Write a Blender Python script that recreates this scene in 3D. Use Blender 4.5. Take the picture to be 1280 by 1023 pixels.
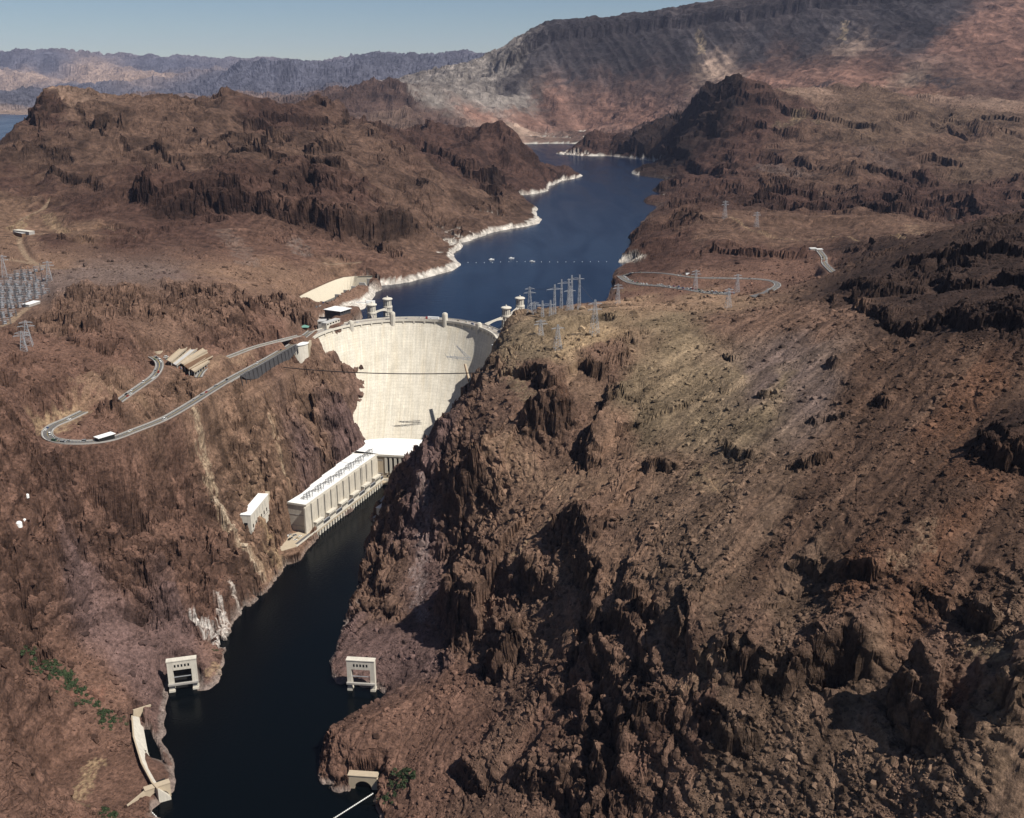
import bpy, bmesh, math, random, time
import numpy as np
from mathutils import Vector, Matrix
T0 = time.time()
for o in list(bpy.data.objects):
    bpy.data.objects.remove(o)
scene = bpy.context.scene
COL = scene.collection

# ------------------------------------------------------------------ camera
CAM_Z = 544.0            # metres above the tailwater
FPX = 1280.0             # focal length in pixels of a 1280 wide frame
PITCH = math.atan2(416.5, FPX)
CP, SP = math.cos(PITCH), math.sin(PITCH)
cam_d = bpy.data.cameras.new('camera')
cam_d.sensor_width = 36.0
cam_d.lens = 36.0
cam_d.clip_start = 5.0
cam_d.clip_end = 150000.0
cam = bpy.data.objects.new('camera', cam_d)
COL.objects.link(cam)
cam.location = (0, 0, CAM_Z)
cam.rotation_euler = (math.pi / 2 - PITCH, 0, 0)
scene.camera = cam

# ------------------------------------------------------------------ light
SUN_EL = math.radians(51.0)
SUN_AZ = math.radians(121.0)          # from +Y (view direction) towards +X (right)
w = bpy.data.worlds.new("World")
scene.world = w
w.use_nodes = True
wn = w.node_tree.nodes
bg = wn['Background']
sky = wn.new('ShaderNodeTexSky')
sky.sky_type = 'NISHITA'
sky.sun_disc = False
sky.sun_elevation = SUN_EL
sky.sun_rotation = SUN_AZ
sky.altitude = 2400.0
sky.air_density = 1.0
sky.dust_density = 0.15
sky.ozone_density = 2.6
w.node_tree.links.new(sky.outputs[0], bg.inputs[0])
bg.inputs[1].default_value = 0.052
sd = bpy.data.lights.new('sun', 'SUN')
sd.energy = 5.0
sd.angle = math.radians(0.53)
sd.color = (1.0, 0.95, 0.87)
sun = bpy.data.objects.new('sun', sd)
COL.objects.link(sun)
S_DIR = Vector((math.cos(SUN_EL) * math.sin(SUN_AZ), math.cos(SUN_EL) * math.cos(SUN_AZ), math.sin(SUN_EL)))
sun.rotation_euler = S_DIR.to_track_quat('Z', 'Y').to_euler()
sun.location = (600, -200, 1500)
vs = scene.view_settings
vs.view_transform = 'Standard'
vs.look = 'None'
vs.exposure = 0.32
vs.gamma = 1.0
vs.use_curve_mapping = False
scene.cycles.max_bounces = 5
scene.cycles.diffuse_bounces = 2
scene.cycles.glossy_bounces = 2
scene.cycles.volume_bounces = 0
scene.cycles.transparent_max_bounces = 6

# the dry desert air
hz_me = bpy.data.meshes.new('haze')
_x, _y0, _y1, _z0, _z1 = 27000.0, -400.0, 34500.0, -12.0, 1560.0
hz_me.from_pydata([(-_x, _y0, _z0), (_x, _y0, _z0), (_x, _y1, _z0), (-_x, _y1, _z0), (-_x, _y0, _z1), (_x, _y0, _z1), (_x, _y1, _z1), (-_x, _y1, _z1)], [],
                  [(0, 3, 2, 1), (4, 5, 6, 7), (0, 1, 5, 4), (1, 2, 6, 5), (2, 3, 7, 6), (3, 0, 4, 7)])
hz = bpy.data.objects.new('haze', hz_me)
hz['kind'] = 'stuff'
COL.objects.link(hz)
hz_m = bpy.data.materials.new('desert air')
hz_m.use_nodes = True
hz_n = hz_m.node_tree
hz_n.nodes.remove(hz_n.nodes['Principled BSDF'])
hz_v = hz_n.nodes.new('ShaderNodeVolumePrincipled')
hz_v.inputs['Color'].default_value = (.62, .68, 1.0, 1)
hz_v.inputs['Density'].default_value = 0.0000105
hz_v.inputs['Anisotropy'].default_value = 0.0
hz_n.links.new(hz_v.outputs[0], hz_n.nodes['Material Output'].inputs['Volume'])
hz_me.materials.append(hz_m)

# ------------------------------------------------------------------ helpers: pixel -> place
def ray(u, v):
    a = (u - 640.0) / FPX
    b = (511.5 - v) / FPX
    return np.array((a, CP + b * SP, -SP + b * CP))
def at_z(u, v, z):
    """point at height z that is seen at pixel (u, v) of the photograph"""
    r = ray(u, v)
    k = (z - CAM_Z) / r[2]
    return (r[0] * k, r[1] * k, z)
def at_d(u, v, d):
    """point at distance d along the ground from the viewpoint"""
    r = ray(u, v)
    k = d / r[1]
    return (r[0] * k, d, CAM_Z + r[2] * k)
def sstep(a, b, x):
    t = np.clip((x - a) / (b - a), 0, 1)
    return t * t * (3 - 2 * t)

# ------------------------------------------------------------------ numpy noise
def _hash(ix, iy, seed):
    h = (ix.astype(np.int64) * 374761393 + iy.astype(np.int64) * 668265263 + seed * 974634213) & 0xFFFFFFFF
    h = ((h ^ (h >> 13)) * 1274126177) & 0xFFFFFFFF
    h = (h ^ (h >> 16)) & 0xFFFFFFFF
    return h
_ang = np.linspace(0, 2 * np.pi, 257)[:256]
_GX, _GY = np.cos(_ang).astype(np.float32), np.sin(_ang).astype(np.float32)
_rng0 = np.random.RandomState(5)
_PERM = _rng0.permutation(4096).astype(np.int32)
def _h12(ix, iy, seed):
    return _PERM[(_PERM[(ix + seed * 131) & 4095] + iy * 7 + seed * 17) & 4095]
def perlin(x, y, seed=0):
    fx = np.floor(x); fy = np.floor(y)
    ix = fx.astype(np.int32); iy = fy.astype(np.int32)
    x = (x - fx).astype(np.float32); y = (y - fy).astype(np.float32)
    u = x * x * x * (x * (x * 6 - 15) + 10)
    v = y * y * y * (y * (y * 6 - 15) + 10)
    def g(i, j, dx, dy):
        h = _h12(i, j, seed) & 255
        return _GX[h] * dx + _GY[h] * dy
    a = g(ix, iy, x, y); b = g(ix + 1, iy, x - 1, y)
    c = g(ix, iy + 1, x, y - 1); d = g(ix + 1, iy + 1, x - 1, y - 1)
    a += u * (b - a); c += u * (d - c)
    return (a + v * (c - a)) * 1.5
def worley(x, y, seed=0, jit=0.9):
    """F1, F2, random value of the nearest cell, offset to its centre"""
    fx = np.floor(x); fy = np.floor(y)
    ix = fx.astype(np.int32); iy = fy.astype(np.int32)
    x = (x - fx).astype(np.float32); y = (y - fy).astype(np.float32)
    f1 = np.full(x.shape, 9., np.float32); f2 = f1.copy()
    rv = np.zeros_like(f1); ox = np.zeros_like(f1); oy = np.zeros_like(f1)
    for i in (-1, 0, 1):
        for j in (-1, 0, 1):
            h = _h12(ix + i, iy + j, seed)
            px = i + 0.5 + jit * ((h & 63) / 63.0 - 0.5).astype(np.float32) - x
            py = j + 0.5 + jit * (((h >> 6) & 63) / 63.0 - 0.5).astype(np.float32) - y
            d = px * px + py * py
            nearer = d < f1
            f2 = np.where(nearer, f1, np.minimum(f2, d))
            rv = np.where(nearer, _PERM[h] / 4095.0, rv).astype(np.float32)
            ox = np.where(nearer, px, ox); oy = np.where(nearer, py, oy)
            f1 = np.where(nearer, d, f1)
    return np.sqrt(f1), np.sqrt(f2), rv, ox, oy
# ------------------------------------------------------------------ the lie of the land: surveyed points
LAKE = 163.0
CREST = 179.0
ctrl = []
def Z(z, pts):
    for u, v in pts:
        ctrl.append(at_z(u, v, z))
def P(*pts):
    for u, v, z in pts:
        ctrl.append(at_z(u, v, z))
def D(*pts):
    for u, v, d in pts:
        ctrl.append(at_d(u, v, d))
def X(*pts):
    ctrl.extend(pts)
def dens(pts, n):
    """resample a list of tuples, n steps between neighbours"""
    out = []
    for a, b in zip(pts[:-1], pts[1:]):
        for k in range(n):
            t = k / n
            out.append(tuple(a[i] + (b[i] - a[i]) * t for i in range(len(a))))
    out.append(pts[-1])
    return out

# river, left bank and right bank
LBANK = [(375, 690), (362, 702), (350, 716), (335, 737), (320, 752), (300, 768), (288, 786), (284, 806), (279, 830),
         (276, 850), (262, 862), (246, 864), (212, 868), (206, 886), (203, 905), (210, 916), (199, 925), (213, 940), (219, 956),
         (214, 966), (206, 968), (214, 992)]
Z(0.5, dens(LBANK, 2))
RBANK = [(472, 655), (459, 675), (457, 695), (448, 718), (440, 735), (432, 757), (425, 794), (419, 810), (411, 829),
         (416, 848), (437, 862), (466, 858), (480, 866), (474, 878), (449, 890), (423, 905), (408, 922), (401, 952), (397, 973), (416, 988),
         (434, 989), (451, 987), (469, 986), (468, 1000), (475, 1017)]
Z(0.5, dens(RBANK, 2))
# canyon bottom
Z(-7, [(300, 850), (330, 950), (350, 870), (400, 700), (430, 660), (330, 800), (380, 780), (250, 920), (260, 1000), (430, 1010), (350, 1015), (460, 635),
       (400, 850), (240, 950), (440, 870)])
X((-175, 1300, -6), (-150, 1330, -6), (-140, 1380, -5), (-150, 1440, -5), (-190, 1240, -7), (-230, 500, -7), (-170, 560, -7), (-120, 500, -7), (-250, 400, -7), (-180, 400, -7))
# right bank hidden behind the spur
X((-160, 1235, 1), (-135, 1275, 1), (-112, 1330, 2), (-105, 1400, 2), (-110, 1450, 2))
X((-135, 1225, 45), (-105, 1290, 60), (-70, 1345, 70), (-62, 1410, 80), (-64, 1460, 80), (-45, 1380, 120), (-42, 1450, 120), (-16, 1440, 175), (-20, 1500, 176), (-10, 1530, 178), (5, 1560, 176))
# silhouette spur
P((480, 622, 26), (487, 606, 52), (498, 595, 70), (510, 585, 88), (522, 567, 112), (531, 553, 132), (538, 540, 145), (553, 520, 160), (575, 496, 176), (590, 475, 186),
  (603, 455, 195), (618, 425, 203), (628, 402, 209), (640, 390, 212))
X((0, 1500, 185), (30, 1520, 195), (-2, 1470, 190))
# left wall beside the power house and the dam
X((-297, 1496, 178), (-262, 1462, 130), (-232, 1408, 62), (-226, 1430, 40), (-214, 1400, 14))
P((357, 632, 44), (400, 601, 44), (443, 569, 44), (400, 540, 92), (430, 500, 112), (440, 500, 108), (420, 455, 142), (395, 428, 172), (443, 540, 70), (360, 560, 95), (340, 520, 135),
  (360, 480, 163), (330, 500, 155), (300, 520, 158), (340, 590, 75), (320, 560, 102), (300, 600, 88))
Z(8.5, [(388, 640), (360, 690), (440, 610), (465, 590), (374, 680), (345, 700)])
P((318, 664, 48), (340, 650, 40), (300, 655, 60), (330, 690, 20), (280, 640, 85), (260, 560, 140), (230, 600, 130), (200, 650, 108), (250, 650, 85), (300, 720, 32), (250, 720, 55),
  (270, 780, 16), (250, 800, 18), (200, 720, 78), (210, 780, 40), (240, 830, 10), (200, 830, 22), (150, 780, 55), (160, 700, 95), (100, 700, 105), (110, 640, 140), (150, 620, 142), (150, 580, 172), (100, 590, 178), (50, 620, 172),
  (20, 570, 215), (60, 580, 195), (0, 500, 262), (0, 620, 196), (0, 700, 152), (50, 700, 128), (20, 650, 172), (100, 760, 72), (50, 770, 92), (150, 850, 26), (100, 830, 42))
P((376, 464, 148), (361, 456, 162), (392, 463, 148), (385, 470, 142), (405, 440, 160))
P((405, 380, 170), (415, 377.5, 168), (395, 385, 173), (425, 379, 166), (388, 389, 178), (434, 380, 165))
# gully with the shrubs and the bench below
P((40, 815, 66), (70, 840, 48), (100, 870, 30), (130, 895, 16), (170, 880, 12), (150, 910, 11), (190, 880, 5), (60, 870, 58), (30, 900, 72), (0, 820, 105), (0, 760, 122), (0, 900, 98), (70, 920, 42), (40, 960, 62), (0, 980, 88),
  (0, 1023, 84), (60, 1000, 40), (100, 920, 20), (110, 960, 11), (140, 940, 10), (150, 980, 9), (110, 1000, 12), (150, 1010, 7), (80, 1023, 28), (120, 1023, 12))
X((-420, 480, 110), (-360, 430, 70), (-300, 420, 15), (-500, 600, 170), (-600, 750, 235), (-550, 500, 190), (-330, 300, 60), (-480, 300, 150))
# road terraces, left rim and knolls
P((130, 550, 197), (200, 527, 193), (260, 492, 190), (330, 457, 186), (372, 436, 180), (60, 545, 205), (60, 556, 204), (90, 525, 206), (130, 505, 211), (100, 552, 202), (140, 503, 214), (190, 462, 214), (170, 530, 203),
  (200, 500, 203), (230, 478, 203), (190, 440, 218), (200, 450, 210), (225, 450, 207), (265, 455, 200), (250, 440, 212), (300, 440, 195), (300, 420, 208), (280, 400, 228), (280, 380, 240), (340, 420, 198), (350, 380, 212),
  (380, 400, 195), (330, 350, 206), (250, 350, 238), (400, 340, 200), (450, 328, 190), (200, 340, 236), (200, 380, 250), (210, 410, 240), (150, 430, 246), (150, 400, 256), (100, 360, 256), (140, 450, 232), (100, 440, 252),
  (60, 480, 242), (100, 490, 226), (30, 520, 232), (40, 430, 238), (60, 400, 240), (30, 385, 234), (0, 340, 234), (0, 400, 236), (60, 350, 244), (0, 430, 268), (20, 440, 268), (34, 462, 244), (0, 465, 262),
  (60, 320, 242), (30, 290, 246), (0, 290, 250), (130, 300, 246), (130, 325, 240), (200, 300, 242))
P((250, 270, 258), (300, 300, 232), (400, 300, 212), (480, 308, 192), (540, 300, 186), (380, 266, 236), (480, 284, 202), (560, 265, 188), (330, 330, 212), (380, 325, 205), (500, 320, 184), (440, 345, 190), (480, 335, 184), (560, 306, 178))
# lake shores
LSH = [(456, 388), (452, 380), (440, 373), (462, 358), (480, 356), (510, 353), (535, 346), (573, 336), (577, 328), (569, 319), (560, 311), (579, 304), (610, 291), (645, 285), (672, 279), (676, 272)]
Z(LAKE + 1, dens(LSH, 4))
Z(LAKE + 1, dens([(676, 272), (662, 256), (650, 247), (645, 243), (660, 237), (684, 233), (702, 226), (704, 221)], 2))
Z(LAKE + 1, dens([(648, 171), (668, 169), (690, 169), (712, 166), (734, 164)], 2))
RSH = [(735, 181), (710, 188), (699, 193), (730, 195), (761, 195), (800, 199), (842, 206), (842, 220), (832, 240), (826, 250), (812, 268), (796, 296), (780, 318), (771, 328), (796, 329), (780, 345), (768, 352), (760, 372), (752, 388)]
Z(LAKE + 1, dens(RSH, 5))
for _u, _v in dens(RSH[6:], 2):
    _p = at_z(_u, _v, LAKE); ctrl.append((_p[0] + 45, _p[1] + 5, LAKE + 34))
Z(LAKE - 16, [(500, 375), (560, 370), (620, 350), (700, 340), (640, 320), (720, 320), (700, 290), (740, 260), (760, 240), (720, 215), (690, 195), (680, 183), (690, 250), (800, 230), (740, 340), (600, 330), (660, 195), (600, 375), (480, 385), (720, 365)])
X((-280, 1590, 150), (-160, 1640, 140), (-60, 1590, 150), (-250, 1560, 155), (0, 1600, 150), (60, 1560, 158), (90, 1540, 175))
# hills left of the lake
D((0, 184, 2700), (20, 166, 2850), (40, 152, 3000), (65, 131, 3100), (100, 118, 3200), (150, 112, 3300), (180, 120, 3250), (200, 123, 3250), (230, 121, 3300), (290, 118, 3500), (330, 116, 3500), (370, 122, 3500), (400, 124, 3500),
  (430, 132, 3500), (460, 130, 3500), (490, 122, 3600), (520, 127, 3600), (560, 138, 3700), (600, 150, 3800), (630, 168, 3900), (660, 186, 3950), (690, 210, 3980))
D((100, 160, 3000), (100, 200, 2700), (100, 240, 2400), (40, 220, 2500), (0, 240, 2300), (40, 260, 2250), (250, 160, 3000), (250, 190, 2700), (350, 160, 3050), (350, 195, 2650), (450, 165, 3150), (450, 205, 2700), (520, 168, 3350), (520, 212, 2900),
  (600, 195, 3550), (630, 210, 3600), (560, 190, 3300), (600, 232, 3180), (610, 225, 3250), (550, 240, 2830), (600, 262, 2800), (640, 255, 2900), (655, 262, 2860), (180, 165, 2950), (180, 205, 2650), (250, 215, 2580), (400, 190, 2750))
P((480, 236, 288), (380, 218, 325), (300, 230, 318), (220, 230, 320), (160, 240, 300), (520, 250, 258))
for u in range(-160, 580, 60):
    ctrl.append(at_d(u, 185, 5200)[:2] + (140.0,))
    ctrl.append(at_d(u, 185, 4500)[:2] + (150.0 + max(0, 100 - abs(u - 200) * .3),))
X((-1330, 2800, 210), (-1450, 2950, 165), (-1440, 3100, 170), (-1400, 3250, 190), (-1600, 2900, 150))
D((-150, 215, 2700), (-150, 260, 2300), (-40, 205, 2650)); P((-150, 330, 250), (-150, 420, 270), (-100, 520, 285), (-100, 650, 235))
X((-1650, 3300, 130), (-2050, 3300, 100), (-2500, 3300, 100), (-1750, 3800, 110), (-1700, 4300, 110), (-1400, 3900, 240), (-2400, 2800, 180), (-1800, 5000, 140))
# right of the lake: the dark hill and the rolling ground behind the car parks
D((705, 186, 5550), (720, 178, 5500), (740, 166, 5450), (760, 154, 5400), (780, 143, 5300), (800, 134, 5200), (825, 120, 5100), (850, 118, 5000), (880, 110, 4850), (920, 106, 4700), (960, 110, 4700), (1000, 120, 4650), (1040, 125, 4700), (1080, 116, 4900), (1130, 120, 5000), (1180, 130, 5100), (1280, 136, 5200))
D((780, 175, 5000), (850, 150, 4800), (850, 185, 4700), (900, 170, 4350), (900, 205, 4100), (860, 215, 4100), (900, 232, 3550), (950, 200, 3900), (1000, 240, 3250), (1000, 160, 4300), (1100, 155, 4450), (1100, 200, 3700), (1200, 235, 3250), (1200, 180, 4100), (1280, 205, 3600), (1280, 160, 4500),
  (1280, 255, 2900), (850, 238, 3300), (870, 228, 3450), (960, 255, 2900), (1050, 265, 2800), (1130, 265, 2800))
P((1000, 290, 218), (1100, 282, 236), (900, 292, 218), (850, 292, 220), (820, 300, 205), (800, 322, 178), (830, 315, 190), (880, 318, 200), (940, 318, 206), (860, 262, 238), (880, 272, 226), (840, 270, 215), (920, 270, 224), (1000, 320, 215), (1040, 335, 222), (1030, 320, 222), (1030, 345, 225), (1150, 300, 240))
P((1060, 300, 272), (1090, 303, 268), (1075, 330, 262))
P((785, 346, 205), (800, 350, 206), (830, 343, 207), (870, 347, 208), (960, 350, 210), (975, 356, 210), (940, 366, 210), (890, 350, 205), (880, 360, 202), (840, 364, 207), (800, 368, 205), (775, 365, 204), (900, 370, 210), (770, 350, 196), (765, 372, 196), (990, 345, 214), (1010, 355, 225),
  (900, 380, 222), (830, 380, 212))
# the near right: plateau, canyon wall and the long scree hill
P((650, 398, 213), (680, 402, 216), (700, 398, 222), (735, 395, 224), (705, 388, 233), (690, 382, 232), (730, 386, 232), (760, 412, 228), (780, 398, 228), (830, 395, 231), (900, 392, 238), (960, 385, 243), (1000, 374, 252), (700, 440, 213), (720, 430, 215), (660, 425, 209), (640, 410, 209), (650, 460, 196),
  (800, 450, 224), (900, 450, 246), (1000, 450, 270), (1100, 430, 295), (1200, 400, 325), (1280, 380, 350), (760, 460, 216), (700, 480, 200))
D((1040, 352, 1450), (1075, 335, 1450), (1110, 315, 1450), (1160, 292, 1450), (1200, 282, 1440), (1280, 262, 1400), (1400, 245, 1400))
D((1100, 300, 1900), (1200, 290, 2000), (1280, 290, 2050), (1400, 290, 2050))
P((800, 520, 207), (850, 550, 216), (950, 550, 241), (1050, 550, 260), (1150, 550, 280), (1280, 550, 298), (1280, 620, 288), (700, 560, 178), (740, 520, 198), (640, 550, 172), (650, 600, 150), (610, 520, 186), (600, 570, 162), (570, 560, 155), (600, 640, 112), (560, 650, 84), (548, 600, 126), (520, 640, 62), (500, 660, 40),
  (540, 700, 52), (500, 720, 34), (480, 760, 22), (530, 780, 32), (460, 790, 12), (570, 740, 70), (560, 790, 46), (480, 820, 16), (520, 830, 26), (470, 845, 6), (740, 640, 166), (720, 680, 150), (700, 760, 122), (650, 690, 124), (650, 760, 92), (600, 760, 72), (620, 850, 64), (560, 850, 48), (600, 810, 64),
  (540, 900, 40), (500, 880, 26), (440, 905, 20), (425, 918, 24), (450, 925, 28), (480, 920, 30), (440, 960, 15), (460, 962, 15), (450, 948, 22), (480, 950, 22), (600, 950, 52), (650, 1000, 62), (560, 1000, 28), (520, 980, 24), (500, 1010, 8), (700, 900, 95), (800, 700, 185), (800, 800, 165), (760, 870, 125), (780, 950, 120),
  (860, 760, 195), (900, 700, 214), (1000, 650, 240), (1000, 750, 212), (1100, 700, 248), (1200, 700, 262), (1280, 700, 275), (1280, 850, 245), (1150, 800, 228), (1150, 900, 205), (1280, 950, 220), (1280, 1023, 203), (1100, 1000, 172), (1100, 900, 195), (1000, 1000, 152), (1000, 880, 184), (900, 900, 164), (900, 1000, 130), (800, 1023, 100), (700, 1023, 70))
X((-80, 560, 20), (-20, 480, 60), (80, 430, 95), (150, 380, 130), (250, 330, 165), (400, 420, 235), (480, 620, 298), (650, 850, 345), (300, 250, 150), (100, 300, 120), (0, 350, 60), (900, 1100, 380), (1100, 1500, 390), (1400, 1600, 380), (1500, 2000, 260), (-60, 350, 20))
D((1400, 320, 2500), (1400, 230, 3500), (1400, 160, 4800))

# far country: mesa, badlands, ranges, the open lake
D((628, 84, 9260), (612, 92, 9000), (640, 78, 9150), (648, 70, 9080), (656, 60, 9060))
MESA = [(u_, v_ + (11 if u_ > 740 else 4), d_) for u_, v_, d_ in [(640, 66, 9300), (660, 42, 9150), (675, 34, 9100), (720, 27, 9000), (780, 18, 8900), (850, 8, 8800), (890, 1, 8750), (1000, -18, 8600), (1150, -40, 8400), (1300, -55, 8200), (1500, -70, 8200)]]
D(*dens(MESA, 3))
for u, v, d in MESA:
    _p = at_d(u, v, d); _dr = 160 if u < 665 else 22
    ctrl.append((_p[0] * 1.05, d + 420, _p[2] - _dr)); ctrl.append((_p[0] * 1.13, d + 1200, _p[2] - 60 - 2 * _dr)); ctrl.append((_p[0] * 1.3, d + 3000, 420.0 + .1 * _p[0]))
for u, z9, z10 in ((480, 470, 330), (520, 500, 340), (560, 520, 360), (600, 545, 380), (625, 570, 400)):
    ctrl.append(at_d(u, 90, 9350)[:2] + (z9,)); ctrl.append(at_d(u, 90, 10000)[:2] + (z10,)); ctrl.append(at_d(u, 90, 11200)[:2] + (230.0,)); ctrl.append(at_d(u, 90, 13500)[:2] + (160.0,))
D((670, 52, 8980), (720, 48, 8900), (780, 42, 8800), (850, 34, 8700), (900, 30, 8620), (1000, 18, 8450), (1100, 8, 8300), (1280, -5, 8100))
D((640, 100, 8600), (690, 110, 8250), (720, 104, 8250), (760, 100, 8200), (820, 92, 8150), (880, 84, 8050), (940, 80, 7900), (1000, 70, 7750), (1080, 55, 7600), (1180, 40, 7400), (1280, 20, 7300), (1400, 20, 7200))
D((600, 125, 8600), (650, 140, 8000), (700, 140, 7800), (760, 135, 7500), (720, 155, 7500), (650, 158, 7700), (820, 125, 7200), (900, 118, 6900), (960, 105, 6900), (1020, 110, 6400), (1100, 95, 6600), (1200, 85, 6500), (1280, 90, 6200), (1200, 120, 5800), (1280, 120, 5700), (1400, 100, 6000), (1050, 118, 5600), (1130, 122, 5500))
for u, v, d in [(880, 118, 6000), (940, 110, 6000), (820, 130, 6300), (780, 150, 6300)]:
    ctrl.append(at_d(u, v, d)[:2] + (200.0,))
D((600, 92, 8900), (570, 96, 8800), (530, 101, 8600), (500, 112, 8300), (540, 125, 8300), (590, 140, 8300), (560, 150, 8000), (618, 90, 9000))
D((405, 123, 7600), (430, 110, 7500), (460, 100, 7400), (485, 97, 7300), (515, 105, 7300), (450, 127, 7000), (500, 132, 6900), (440, 118, 7200))
for u in range(-400, 420, 70):
    for d in (6500, 8500, 10500):
        ctrl.append(at_d(u, 150, d)[:2] + (100.0,))
for u in range(-400, 640, 80):
    ctrl.append(at_d(u, 150, 16500)[:2] + (110.0,))
for u in range(180, 640, 60):
    ctrl.append(at_d(u, 150, 12500)[:2] + (110.0,)); ctrl.append(at_d(u, 150, 10000)[:2] + (120.0,))
# low islands and shore hills, far left
D((-300, 112, 13000), (-150, 114, 13000), (0, 114, 13000), (40, 109, 13000), (85, 107, 12800), (105, 113, 12600))
D((-150, 138, 11600), (0, 140, 11400), (50, 138, 11500), (100, 134, 11800), (140, 130, 12500))
# middle range
D(*dens([(150, 118, 19000), (190, 113, 19500), (230, 104, 20000), (280, 91, 20000), (320, 80, 20000), (350, 78, 20000), (375, 70, 20000), (400, 67, 20000), (440, 58, 20000), (470, 53, 20000), (500, 67, 20000), (515, 74, 20000), (540, 67, 20500), (560, 65, 20500), (600, 67, 20500), (640, 62, 20500), (720, 75, 20500)], 2))
D((250, 119, 18600), (350, 117, 18600), (450, 117, 18500), (560, 116, 18000))
# far range
D(*dens([(-200, 70, 28000), (-60, 72, 28000), (0, 66, 28000), (15, 68, 28000), (50, 60, 28000), (70, 56, 28000), (90, 64, 28000), (115, 75, 28000), (150, 88, 28000), (190, 84, 28000), (230, 86, 28000), (255, 82, 28000), (300, 85, 28000), (340, 86, 28000), (700, 70, 28500)], 2))
for u in range(-200, 800, 80):
    ctrl.append(at_d(u, 99, 24000)); ctrl.append(at_d(u, 100, 32000)); ctrl.append(at_d(u, 104, 22500)) if u < 200 else None
CT = np.array(ctrl, dtype=np.float64)
# drop near-duplicates
_k = np.round(CT[:, :2] / np.maximum(2.0, CT[:, 1:2] * .002)).astype(np.int64)
_, _i = np.unique(_k, axis=0, return_index=True)
CT = CT[np.sort(_i)]

# ------------------------------------------------------------------ smooth base surface on a fan raster (t = x / y, log y)
TMAX = 0.80
NT, ND = 420, 1150
D0, D1 = 240.0, 34000.0
tr = np.linspace(-TMAX, TMAX, NT)
lr = np.linspace(math.log(D0), math.log(D1), ND)
def rbf_fit(pts):
    n = len(pts)
    A = np.sqrt(((pts[:, None, :2] - pts[None, :, :2]) ** 2).sum(-1) + 36.0)
    M = np.zeros((n + 1, n + 1))
    M[:n, :n] = A; M[:n, n] = 1; M[n, :n] = 1
    M[np.arange(n), np.arange(n)] -= 0.6 + 0.0006 * pts[:, 1]
    b = np.zeros(n + 1); b[:n] = pts[:, 2]
    return np.linalg.solve(M, b)
wts = rbf_fit(CT)
def rbf_eval(x, y):
    q = np.stack([x.ravel(), y.ravel()], 1).astype(np.float64)
    out = np.empty(len(q))
    c = CT[:, :2]; c2 = (c ** 2).sum(1) + 36.0
    for i in range(0, len(q), 8192):
        s = q[i:i + 8192]
        r2 = (s ** 2).sum(1)[:, None] + c2[None] - 2 * s @ c.T
        np.maximum(r2, 0, out=r2)
        np.sqrt(r2, out=r2)
        out[i:i + 8192] = r2 @ wts[:-1] + wts[-1]
    return out.reshape(x.shape)
gy = np.exp(lr)[None, :] * np.ones((NT, 1))
gx = tr[:, None] * gy
BASE = rbf_eval(gx, gy)
# banks rise steeply out of the water and drop off steeply below it
_d = BASE - LAKE - 1
_up = np.clip(_d, 0, None); _dn = np.clip(_d, None, 0)
_m = sstep(1540, 1640, gy) * (1 - sstep(9000, 11000, gy))
BASE = BASE + _m * (13 * (1 - np.exp(-_up / 3.0)) * np.exp(-_up / 90) - 14 * (1 - np.exp(_dn / 2.0)))
_d = BASE - .5
_up = np.clip(_d, 0, None); _dn = np.clip(_d, None, 0)
_m = (1 - sstep(1480, 1540, gy))
BASE = BASE + _m * (5 * (1 - np.exp(-_up / 2.5)) * np.exp(-_up / 40) - 8 * (1 - np.exp(_dn / 2.0)))
print('base', len(CT), round(time.time() - T0, 1))
def bil(R, t, l):
    a = np.clip((t + TMAX) / (2 * TMAX) * (NT - 1), 0, NT - 1.001)
    b = np.clip((l - lr[0]) / (lr[-1] - lr[0]) * (ND - 1), 0, ND - 1.001)
    i = a.astype(np.int32); j = b.astype(np.int32); fa = a - i; fb = b - j
    return (R[i, j] * (1 - fa) * (1 - fb) + R[i + 1, j] * fa * (1 - fb) + R[i, j + 1] * (1 - fa) * fb + R[i + 1, j + 1] * fa * fb)
def base_at(x, y):
    x = np.asarray(x, float); y = np.asarray(y, float)
    return bil(BASE, x / y, np.log(y))
_dm = np.exp(np.linspace(math.log(D0), math.log(D1), 6000))
def hit(u, v, surf=None):
    """first point of the land seen at pixel (u, v)"""
    r = ray(u, v)
    x = r[0] / r[1] * _dm
    z = CAM_Z + r[2] / r[1] * _dm
    g = (surf or base_at)(x, _dm)
    k = int(np.argmax(z < g))
    return (float(x[k]), float(_dm[k]), float(g[k]))
# ------------------------------------------------------------------ cliffs: scarps along surveyed lines (foot of the cliff, left to right, high side beyond)
ledges = []
def ledge(h, pts, back=None, jag=1.0):
    p = [hit(u, v)[:2] for u, v in pts]
    ledges.append((np.array(p), h, back or h * 2.2, jag))
ledge(22, [(842, 871), (858, 868), (877, 850), (917, 850), (941, 871), (991, 868), (1011, 856), (1058, 846), (1109, 862)], 60)
ledge(30, [(1104, 868), (1109, 895), (1135, 927), (1162, 933), (1189, 921), (1199, 889), (1213, 872)], 70)
ledge(20, [(1213, 872), (1250, 869), (1263, 885), (1290, 873), (1330, 880)], 50)
ledge(13, [(1206, 754), (1219, 784), (1246, 781), (1262, 764)], 25)
ledge(9, [(980, 715), (1011, 728), (1051, 745), (1098, 753)], 20)
ledge(8, [(1130, 749), (1172, 768), (1192, 772)], 20)
ledge(14, [(842, 903), (860, 907), (884, 912), (910, 932), (937, 937), (963, 929)], 30)
ledge(11, [(978, 584), (998, 589), (1025, 581), (1053, 574)], 22)
ledge(9, [(900, 560), (927, 571), (946, 572)], 18)
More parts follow.
